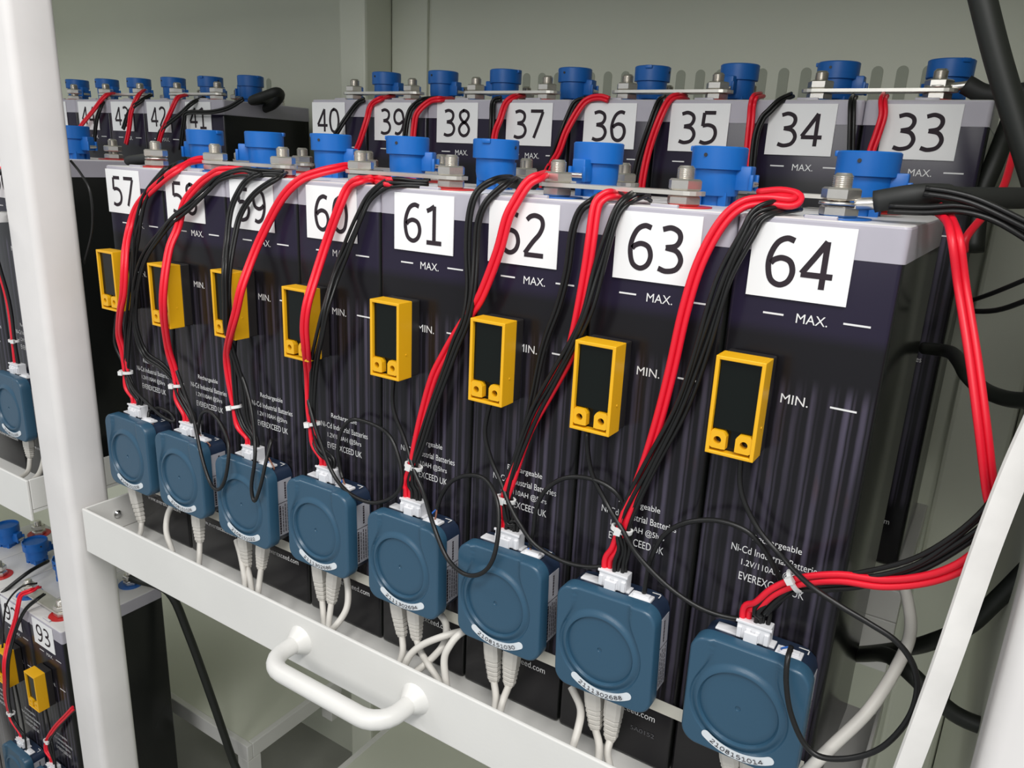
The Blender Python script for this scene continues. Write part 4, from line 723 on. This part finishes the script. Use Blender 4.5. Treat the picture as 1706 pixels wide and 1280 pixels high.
def make_module():
    t = thing('battery_monitor', '', 'battery monitor')
    bm = NB(); seg = 200; Y = -0.0330; RW = MW - 0.0016; RH = MH - 0.0016
    ringsr = [0.0016, 0.0020, 0.012, 0.022, 0.0270, 0.0276, 0.0282, 0.0287, 0.0292, 0.0300, 0.0312, 0.0325, 0.0336, 0.0341, 0.0346, 0.0352]
    R = []
    for r in ringsr:
        ring = []
        for k in range(seg):
            a = 2 * PI * k / seg; x = DCX + r * math.cos(a); z = DCZ + r * math.sin(a)
            ring.append((x, z))
        R.append(ring)
    NK = 26
    for s in range(1, NK + 1):
        u = s / NK; ring = []
        for k in range(seg):
            a = 2 * PI * k / seg; p0 = Vector((DCX + 0.0352 * math.cos(a), DCZ + 0.0352 * math.sin(a))); p1 = rrect(a, RW, RH, MR - 0.0016)
            p = p0.lerp(p1, u); ring.append((p.x, p.y))
        R.append(ring)
    V = [[bm.verts.new((x, Y - cover_h(x, z), z)) for x, z in ring] for ring in R]
    c = bm.verts.new((DCX, Y + 0.0006, DCZ))
    last = V[-1]
    for (ins, dy) in ((0.0008, 0.0006), (0.0, 0.0018)):
        V.append([bm.verts.new((*(lambda p: (p.x, v.co.y + dy, p.y))(rrect(2 * PI * k / seg, MW - ins, MH - ins, MR - ins)),)) for k, v in enumerate(last)])
    V.append([bm.verts.new((*(lambda p: (p.x, -0.0225, p.y))(rrect(2 * PI * k / seg, MW, MH, MR)),)) for k in range(seg)])
    for a, b in zip(V, V[1:]):
        for k in range(seg): bm.faces.new((a[k], a[(k + 1) % seg], b[(k + 1) % seg], b[k]))
    for k in range(seg): bm.faces.new((c, V[0][(k + 1) % seg], V[0][k]))
    bm.faces.new(V[-1])
    obj('cover', bm, M['module'], t, smooth=50)
    bm = NB(); O = [rrect(2 * PI * k / 48, MW - 0.002, MH - 0.002, MR) for k in range(48)]
    prism(bm, [(p.x, p.y) for p in O], -0.0224, -0.0006); obj('body', bm, M['module_body'], t, smooth=40)
    # sockets on top
    bm = NB(); zt = MH - 0.0019
    box(bm, -0.0300, 0.0120, -0.0175, -0.0085, zt, zt + 0.0016, 0.0004); obj('main_socket', bm, M['plug'], t)
    bm = NB(); box(bm, 0.0135, 0.0310, -0.0225, -0.0125, zt, zt + 0.0022, 0.0004); box(bm, 0.016, 0.029, -0.020, -0.015, zt + 0.0018, zt + 0.0040, 0.0004); obj('lead_socket', bm, M['plug'], t)
    bm = NB(); zp = zt + 0.0001
    for (xa, xb, ya, yb) in ((0.026, 0.0335, -0.0052, -0.0042), (0.0327, 0.0335, -0.0100, -0.0042)): box(bm, xa, xb, ya, yb, zp, zp + 0.0002)
    obj('bracket_mark', bm, M['print'], t)
    # printed label on the right side
    bm = NB(); xs = MW - 0.0020; box(bm, xs, xs + 0.0003, -0.0215, -0.0030, -0.0320, 0.0300); lb = obj('side_label', bm, M['sticker'], t)
    bm = NB(); xq = xs + 0.0004; rnd = random.Random(3)
    box(bm, xq, xq + 0.0001, -0.0215, -0.0030, 0.0048, 0.0053)
    for (ya, yb, za, zb) in ((-0.0125, -0.0105, 0.0085, 0.0270), (-0.0200, -0.0180, -0.0300, 0.0020)):
        z = za
        while z < zb: l = rnd.uniform(0.0012, 0.003); box(bm, xq, xq + 0.0001, ya, yb, z, min(z + l, zb)); z += l + 0.0006
    for k in range(4):
        yb = -0.0160 + k * 0.0032; z = -0.029
        while z < 0.0015: l = rnd.uniform(0.001, 0.004); box(bm, xq, xq + 0.0001, yb, yb + 0.0009, z, min(z + l, 0.0025)); z += l + 0.0009
    obj('label_print', bm, M['ink'], lb)
    return t
def serial_label(mod, num):
    a0, a1, r0, r1 = -125, -55, 0.0368, 0.0430; yy = -0.0330 - 0.00285; bm = NB(); n = 22; rm = (r0 + r1) / 2; hr = (r1 - r0) / 2
    def P(ang, r): a = math.radians(ang); return (DCX + 0.0035 + r * math.cos(a), DCZ + 0.0035 + r * math.sin(a))
    outer = [P(a0 + (a1 - a0) * k / n, r1) for k in range(n + 1)]; inner = [P(a1 + (a0 - a1) * k / n, r0) for k in range(n + 1)]
    def endcap(ang, s):
        cx, cz = P(ang, rm); base = math.radians(ang); L = []
        for k in range(1, 8):
            th = PI * k / 8; rad = hr * math.cos(th); tan = hr * math.sin(th) * s
            L.append((cx + rad * math.cos(base) - tan * math.sin(base), cz + rad * math.sin(base) + tan * math.cos(base)))
        return L
    O = outer + endcap(a1, 1) + inner + endcap(a0, -1)[::-1]
    prism(bm, O, yy, yy + 0.0003); s = obj('serial_label', bm, M['sticker_white'], mod)
    bm = NB(); am = math.radians((a0 + a1) / 2)
    def fn(u, v): a = am + u / rm; r = rm - v; return (DCX + 0.0035 + r * math.cos(a), yy - 0.0002, DCZ + 0.0035 + r * math.sin(a))
    put_digits(bm, num, 0, -0.0015, 0, 0.0036, 1.72, 0.00055, fn=fn)
    obj('serial_number', bm, M['ink'], s)
SERIAL = {57: '2108151008', 58: '2108151026', 59: '2108151022', 60: '2111302686', 61: '2111302694', 62: '2108151030', 63: '2111302688', 64: '2108151014'}
MODC = {64: (.7957, -.272, 0.5), 63: (.6868, -.270, 2.0), 62: (.589, -.266, 1.5), 61: (.485, -.268, 0.8), 60: (.377, -.265, 0.5), 59: (.2664, -.270, 0), 58: (.1605, -.268, 0.5), 57: (.0613, -.268, 0)}
MP = make_module(); mods = {}
for n in range(64, 56, -1):
    o = MP if n == 64 else copy_tree(MP); x, z, rr = MODC[n]
    o.location = (x, -0.0004, z); o.rotation_euler = (0, math.radians(-rr), 0)
    o['label'] = 'blue monitor module with a round dished cover at the foot of the cell numbered %d' % n; o['group'] = 'front row monitor modules'; mods[n] = o
for n, x, y, z, lab in ((56, X57 - PITCH - 0.181 + 0.0517, 0, -.268, 'blue monitor module seen just left of the white post'),
                        (93, X57 + LX + 0.0517, LY, -.268 + LZ, 'blue monitor module at the foot of the cell numbered 93'),
                        (92, X57 + LX - PITCH + 0.0517, LY, -.268 + LZ, 'blue monitor module at the bottom left, left of the one under cell 93')):
    o = copy_tree(MP); o.location = (x, y - 0.0004, z); o.rotation_euler = (0, 0, 0); o['label'] = lab; o['group'] = 'left bay monitor modules'; mods[n] = o
for n, s in SERIAL.items(): serial_label(mods[n], s)
serial_label(mods[56], '2108151006')
# ivory strip behind the modules
bm = NB(); box(bm, X57 + 0.004, X57 + 7.95 * PITCH, -0.0005, -0.0001, -0.333, -0.3215)
tag(obj('backing_strip', bm, M['strip']), 'thin ivory strip running behind the blue modules across the cell fronts', 'strip')

# ------------------------------------------------------------------ wire harnesses
def plug(parent, c, tilt=0.0):
    bm = NB(); x, y, z = c
    box(bm, x - 0.0115, x + 0.0115, y - 0.0055, y + 0.0055, z, z + 0.0135, 0.0007)
    for s in (-0.0095, -0.0032, 0.0032, 0.0095): box(bm, x + s - 0.0016, x + s + 0.0016, y - 0.0068, y - 0.0052, z + 0.0006, z + 0.009, 0.0004)
    box(bm, x - 0.0055, x + 0.0040, y - 0.0085, y - 0.0062, z - 0.003, z + 0.0075, 0.0005)
    box(bm, x - 0.0125, x + 0.0125, y - 0.0062, y - 0.0045, z + 0.0118, z + 0.0138, 0.0004)
    obj('plug', bm, M['plug'], parent, True)
def cable_tie(parent, c, tangent, r, ang=0.0):
    t = Vector(tangent).normalized(); u = t.cross(Vector((0.4, -0.87, 0.28))).normalized(); v = u.cross(t).normalized(); c = Vector(c); bm = NB(); R = []
    n = 24
    for k in range(n):
        a = 2 * PI * k / n; d = u * math.cos(a) * r * 1.25 + v * math.sin(a) * r * 0.8; dn = d.normalized()
        R.append([bm.verts.new(c + d + dn * e * 0.0008 + t * f * 0.0016) for e, f in ((-1, -1), (1, -1), (1, 1), (-1, 1))])
    for k in range(n):
        a, b = R[k], R[(k + 1) % n]
        for q in range(4): bm.faces.new((a[q], a[(q + 1) % 4], b[(q + 1) % 4], b[q]))
    hc = c + u * (r * 1.0) - v * 0.0; vb = []
    h = 0.0024
    hc = c + (v * -1 if v.y > 0 else v) * (r * 0.95) + u * r * 0.5
    vs = [bm.verts.new(hc + u * a * h + v * b * h * 0.8 + t * e * h) for a in (-1, 1) for b in (-1, 1) for e in (-1, 1)]
    for q in ((0, 1, 3, 2), (4, 6, 7, 5), (0, 4, 5, 1), (2, 3, 7, 6), (0, 2, 6, 4), (1, 5, 7, 3)): bm.faces.new([vs[i] for i in q])
    obj('cable_tie', bm, M['tie'], parent, True)
def sleeve(parent, pts, r, name='sleeve'):
    bm = NB(); tube(bm, pts, r, 10); obj(name, bm, M['blackmatte'], parent, True)
def harness(n, D):
    x = X57 + (n - 57) * PITCH; mx, mz, _ = MODC[n]; pc = Vector((mx - 0.0035, -0.0145, mz + MH - 0.0005))
    t = thing('wire_harness', 'bundle of red and black wires from the terminals down to the module of cell %d' % n, 'wire harness', tuple(pc), group='front row wire harnesses')
    tie = Vector(D['tie'])
    ends = [Vector((pc.x + dx, pc.y, pc.z + 0.013)) for dx in (-0.0085, -0.006, -0.001, 0.002, 0.005, 0.008)]
    allp = None
    for path in D['red']:
        path = [Vector(p) for p in path[:-1]] + [ends[0] + Vector((0.001, 0, 0.008)), ends[0] + Vector((0.001, 0, -0.003))]
        for q in bundle(path, 2, 0.0043, wob=0): 
            bm = NB(); tube(bm, q, 0.0023, 8, smooth=False); obj('red_wire', bm, M['red'], t, True)
        allp = path
    e = 0; nb = sum(k for k, _ in D['blk'])
    for k, path in D['blk']:
        ex = ends[2 + min(e, 3)] if k < nb else (ends[3] + ends[4]) / 2
        if k < nb: ex = ends[2] if e == 0 else ends[4]
        path = [Vector(p) for p in path[:-1]] + [ex + Vector((0, 0, 0.008)), ex + Vector((0, 0, -0.003))]
        for q in bundle(path, k, 0.0028):
            bm = NB(); tube(bm, q, 0.00165, 8, smooth=False); obj('black_wire', bm, M['black'], t, True)
        e += k
    j = min(range(1, len(allp) - 1), key=lambda i: (allp[i] - tie).length)
    cable_tie(t, tie, allp[j + 1] - allp[j - 1], 0.0062)
    plug(t, pc)
    return t
def under_bar(p):
    # the wires start under the bars, at the back of the front terminals
    a, b = Vector(p[0]), Vector(p[1]); d = a - b; d.z = 0; d = d.normalized() if d.length > 1e-4 else Vector((0.5, 0.8, 0))
    e = a + d * 0.022; e.y = max(e.y, a.y + 0.016); e.z = ZT + 0.0036
    m = (a + e) / 2; m.z = max(m.z, ZT + 0.0040)
    return [tuple(e), tuple(m)] + list(p)
for n, D in HARNESS.items():
    if n in (63, 64): continue
    D['red'] = [under_bar(p) for p in D['red']]; D['blk'] = [(k, under_bar(p)) for k, p in D['blk']]
HT = {}
for n, D in HARNESS.items(): HT[n] = harness(n, D)
# black heat-shrink sleeves where the front-row wires leave the bars
for n, pts in ((59, [(tx(60) - 0.02, 0.052, ZT + 0.0065), (tx(60) - 0.008, 0.044, ZT + 0.0075), (tx(60) + 0.01, 0.046, ZT + 0.0075)]),
               (61, [(tx(62) - 0.068, 0.050, ZT + 0.010), (tx(62) - 0.045, 0.034, ZT + 0.0085), (tx(62) - 0.022, 0.030, ZT + 0.0085)]),
               (63, [(tx(63) + 0.075, 0.055, ZT + 0.0085), (tx(63) + 0.055, 0.040, ZT + 0.0080), (tx(63) + 0.043, 0.034, ZT + 0.0080)])):
    sleeve(HT[n], pts, 0.0042)
# small harness of the cell left of the post and of the lower cells
def small_harness(pc, top, label, group):
    pc = Vector(pc); t = thing('wire_harness', label, 'wire harness', tuple(pc), group=group)
    top = Vector(top); mid = [top, top + Vector((-0.01, -0.034, -0.03)), top + Vector((-0.03, -0.040, -0.10)), Vector((pc.x - 0.004, pc.y + 0.002, pc.z + 0.10)), Vector((pc.x, pc.y, pc.z + 0.045))]
    for k, (m_, nm, dx) in enumerate((('red', 'red_wire', -0.007), ('black', 'black_wire', 0.0), ('black', 'black_wire', 0.004))):
        p = [q + Vector((dx * 0.6, 0, 0)) for q in mid] + [Vector((pc.x + dx, pc.y, pc.z + 0.010))]
        bm = NB(); tube(bm, p, 0.0024 if k == 0 else 0.0018, 8); obj(nm, bm, M[m_], t, True)
    cable_tie(t, (pc.x - 0.001, pc.y, pc.z + 0.045), (0, 0, 1), 0.0055); plug(t, pc)
c = mods[56].location
small_harness((c.x - 0.0035, c.y - 0.0145, c.z + MH - 0.0005), (c.x + 0.014, c.y + 0.022, c.z + 0.334), 'red and black wires above the module just left of the white post', 'left bay wire harnesses')
for n, lab in ((93, 'short red and black wires tied above the module of cell 93'), (92, 'red and black wires running down over the sensor box at the left edge')):
    c = mods[n].location; pc = Vector((c.x - 0.0035, c.y - 0.0145, c.z + MH - 0.0005)); D = LOWH[n]
    t = thing('wire_harness', lab, 'wire harness', tuple(pc), group='lower left wire harnesses')
    for nm, m_, k, g, r_, dx in (('red_wire', 'red', 2, .0040, .0021, -.007), ('black_wire', 'black', 2, .003, .0017, .002)):
        pts = [Vector(p) for p in D['red' if k and nm[0] == 'r' else 'blk'][:-1]] + [pc + Vector((dx, 0, 0.022)), pc + Vector((dx, 0, 0.010))]
        for q in bundle(pts, k, g, wob=0):
            bm = NB(); tube(bm, q, r_, 8, smooth=False); obj(nm, bm, M[m_], t, True)
    cable_tie(t, D['tie'], (0, 0, 1), 0.0058); plug(t, pc)
bm = NB(); tube(bm, LONG['thin92'], 0.0016, 8); tag(obj('thin_cable', bm, M['black']), 'thin black wire curving over the front of the cell left of the one reading 93', 'wire')
bm = NB(); tube(bm, LONG['cable91'], 0.0034, 8); tag(obj('thin_cable', bm, M['black']), 'black wire crossing the white lid in front of the low blue cap', 'wire')

# rear row wiring: one red pair and one black bundle per cell
for n, (reds, blks) in BACKH.items():
    if not reds and not blks: continue
    allp = reds + blks
    t = thing('rear_wire_pair' if reds else 'rear_black_wire', ('thin red and black wires hanging in front of the rear cell reading %d' if reds else 'black wires hanging in front of the far rear cell reading %d') % n, 'wire harness', allp[0][-1], group='rear row wires')
    for p in reds:
        for q in bundle(p, 2, 0.0040, wob=0):
            bm = NB(); tube(bm, q, 0.0021, 7, smooth=False); obj('red_wire', bm, M['red'], t, True)
    for p in blks:
        for q in bundle(p, 2, 0.0036, wob=0):
            bm = NB(); tube(bm, q, 0.0019, 7, smooth=False); obj('black_wire', bm, M['black'], t, True)

# ------------------------------------------------------------------ network cables
def net_boot(bm, a, b):
    a, b = Vector(a), Vector(b); ax = (b - a).normalized(); side = Vector((1, 0, 0)); side = (side - ax * side.dot(ax)).normalized(); fw = ax.cross(side)
    L = (b - a).length; prof = [(0.0070, 0.0), (0.0073, 0.25), (0.0073, 0.45)]
    for k in range(5): u = 0.5 + k * 0.095; w_ = 0.0071 - 0.0022 * (k / 5); prof += [(w_, u), (w_, u + 0.055), (w_ - 0.0009, u + 0.06), (w_ - 0.0009, u + 0.09)]
    prof += [(0.0042, 1.0)]; R = []
    for w_, u in prof:
        c = a + ax * L * u; R.append([bm.verts.new(c + side * sx * w_ + fw * sy * w_ * 0.8) for sx, sy in ((-1, -.6), (-.6, -1), (.6, -1), (1, -.6), (1, .6), (.6, 1), (-.6, 1), (-1, .6))])
    for p, q in zip(R, R[1:]):
        for k in range(8): bm.faces.new((p[k], p[(k + 1) % 8], q[(k + 1) % 8], q[k]))
    bm.faces.new(R[0][::-1]); bm.faces.new(R[-1])
cnt = {}
SIDE = {57: 'network cable', 58: 'network cable'}
for n, a, b, pts in NET:
    cnt[n] = cnt.get(n, 0) + 1; both = sum(1 for q in NET if q[0] == n) > 1
    which = ('left of two beige network cables' if cnt[n] == 1 else 'right of two beige network cables') if both else 'beige network cable'
    bottom = Vector(pts[-1]); pts = [Vector(p) for p in pts]
    if pts[-1].z < Z0 + 0.004: pts[-1].z = Z0 + 0.004
    for p in pts: p.z = max(p.z, Z0 + 0.0036)
    t = thing('network_cable', which + ' plugged into the bottom of the module on cell %d' % n, 'network cable', tuple(pts[-1]), group='network cables at the modules')
    bm = NB(); tube(bm, pts, 0.0032, 10); obj('cable', bm, M['net'], t, True, smooth=60)
    mz = MODC[n][1] - MH + 0.001; A = Vector(a); A.z = min(A.z, mz) if False else mz + 0.0005
    bm = NB(); net_boot(bm, A, b); obj('plug_boot', bm, M['net'], t, True)
names = {'60': 'curved beige cable hanging right of the plugs under module 60', '61': 'curved beige cable hanging right of the plugs under module 61', '62': 'beige cable arching from behind module 62 over the tray lip', '62b': 'beige cable bending steeply down left of module 62', '59': 'plain beige cable left of the plugs under module 59', '58': 'plain beige cable bowing down at the left of module 58', '63': 'plain beige cable hanging at the left of module 63'}
for k, pts in LOOSE:
    pts = [Vector(p) for p in pts]
    for p in pts: p.z = max(p.z, Z0 + 0.0036)
    bm = NB(); tube(bm, pts, 0.0033, 10); tag(obj('network_cable', bm, M['net'], smooth=60), names[k], 'network cable', 'loose network cables')
for n, off in ((56, 0.004),):
    c = mods[n].location; t = thing('network_cable', 'beige network cable under the module left of the white post', 'network cable', (c.x + off, -0.03, Z0 + 0.004), group='network cables at the modules')
    a = Vector((c.x + off, -0.018, c.z - MH + 0.001)); b = a + Vector((0.002, -0.002, -0.034))
    bm = NB(); net_boot(bm, a, b); obj('plug_boot', bm, M['net'], t, True)
    bm = NB(); tube(bm, [b, b + Vector((0, -0.006, -0.02)), b + Vector((-0.02, -0.015, -0.036))], 0.0032, 10); obj('cable', bm, M['net'], t, True)
    bm = NB(); tube(bm, [a + Vector((0.022, 0.008, 0.002)), a + Vector((0.032, 0.004, -0.02)), a + Vector((0.030, -0.006, -0.05)), a + Vector((0.01, -0.020, -0.071))], 0.0034, 10); tag(obj('network_cable', bm, M['net'], smooth=60), 'curved beige cable close to the left edge of the white post', 'network cable', 'loose network cables')

# ------------------------------------------------------------------ long cables at the right
def long_cable(key, name, m_, r, label, cat, seg=12, n=1, gap=0.0):
    bm = NB()
    if n == 1: tube(bm, LONG[key], r, seg)
    else:
        for q in bundle(LONG[key], n, gap, wob=0): tube(bm, q, r, seg, smooth=False)
    return tag(obj(name, bm, M[m_]), label, cat)
long_cable('white_right', 'power_cable', 'net', 0.0042, 'thick pale cable curving up behind the red wire at the lower right', 'cable')
long_cable('blk_a', 'power_cable', 'conduit', 0.0062, 'thick black cable sloping down to the right behind the pale cable', 'cable')
long_cable('blk_b', 'power_cable', 'conduit', 0.0062, 'thick black cable rising to the right behind the white strap', 'cable')
long_cable('blk_c', 'power_cable', 'conduit', 0.0055, 'black cable running along the right side of cell 64', 'cable')
long_cable('thin_a', 'thin_cable', 'black', 0.0017, 'upper of two thin black wires right of cell 64', 'wire')
long_cable('thin_b', 'thin_cable', 'black', 0.0019, 'lower of two thin black wires right of cell 64', 'wire')
long_cable('red_back', 'red_wire', 'red', 0.0030, 'red wire coming down behind the black cables at the upper right', 'wire')
long_cable('conduit', 'black_conduit', 'conduit', 0.0088, 'thick black conduit crossing the top right corner', 'cable')
long_cable('diag33', 'power_cable', 'conduit', 0.0085, 'thick black cable slanting down at the right side of cell 33', 'cable')
def lug(t, c, d):
    c = Vector(c); d = Vector(d); d.z = 0; d.normalize(); bm = NB(); lathe(bm, [(0.0118, 0), (0.0118, 0.0018)], c, 24); obj('lug', bm, M['steel'], t, True)
    bm = NB(); p = c + d * 0.010 + Vector((0, 0, 0.001)); tube(bm, [p, p + d * 0.009 + Vector((0, 0, 0.001)), p + d * 0.018 + Vector((0, 0, 0.0025))], 0.0040, 10); obj('lug_barrel', bm, M['steel'], t, True)
def lug_cable(key, c, label, r, sl=0.0):
    t = thing('lug_cable', label, 'cable', LONG[key][-1]); P = [Vector(p) for p in LONG[key]]
    lug(t, c, P[1] - Vector(c)); dd = P[1] - Vector(c); dd.z = 0; dd.normalize(); P[0] = Vector(c) + dd * 0.021 + Vector((0, 0, 0.0032)); bm = NB(); tube(bm, P, r, 12); obj('cable', bm, M['blackmatte'], t, True)
    return t
t64 = lug_cable('lug64', (tx(64), TY, ZT + 0.0088), 'thick black cable bolted to the front terminal of cell 64', 0.0070)
for k in ('lead64a', 'lead64b'):
    for q in bundle(LONG[k], 2, 0.0034, wob=0):
        bm = NB(); tube(bm, q, 0.0017, 8, smooth=False); obj('sense_wire', bm, M['black'], t64, True)
lug_cable('lug33', (txb(33), DB + TY, ZT + ZB + 0.0120), 'thick black cable bolted to the terminal of rear cell 33', 0.0085)
lug_cable('lug57', (tx(57), TY, ZT + 0.0088), 'black cable bolted to the front terminal of cell 57', 0.0065)
lug_cable('lug41', (txl(41), DB + TY2, ZT + ZB + 0.0088), 'thick black cable looping behind the cap of far rear cell 41', 0.0068)
bm = NB(); tube(bm, LONG['wire56'], 0.0014, 8); tag(obj('thin_cable', bm, M['black']), 'thin black wire hanging in the dark gap right of the white post', 'wire')
bm = NB(); ribbon(bm, LONG['strap'], 0.0150, 0.0022, (0.85, 0.50, 0.1)); tag(obj('white_strap', bm, M['strap']), 'flat white strap slanting down in front of the cables at the right edge', 'strap')
# lower left: cable from cell 93 down to the floor
t = thing('lug_cable', 'black cable drooping from the back of cell 93 to the white step below', 'cable', (-0.13, 0.235, -1.03))
bx = X57 + LX
bm = NB(); tube(bm, [(bx + TX, LY + TY2 - 0.002, ZT + LZ + 0.013), (bx + 0.075, LY + 0.150, ZT + LZ + 0.014), (bx + 0.125, LY + 0.175, ZT + LZ - 0.004), (bx + 0.150, LY + 0.190, ZT + LZ - 0.09), (bx + 0.185, LY + 0.205, ZT + LZ - 0.23), (bx + 0.215, LY + 0.215, ZT + LZ - 0.345), (bx + 0.235, LY + 0.215, ZT + LZ - 0.375)], 0.0072, 12); obj('cable', bm, M['conduit'], t, True)
lug(t, (bx + TX, LY + TY2, ZT + LZ + 0.0088), (1, 0.3, 0.2))
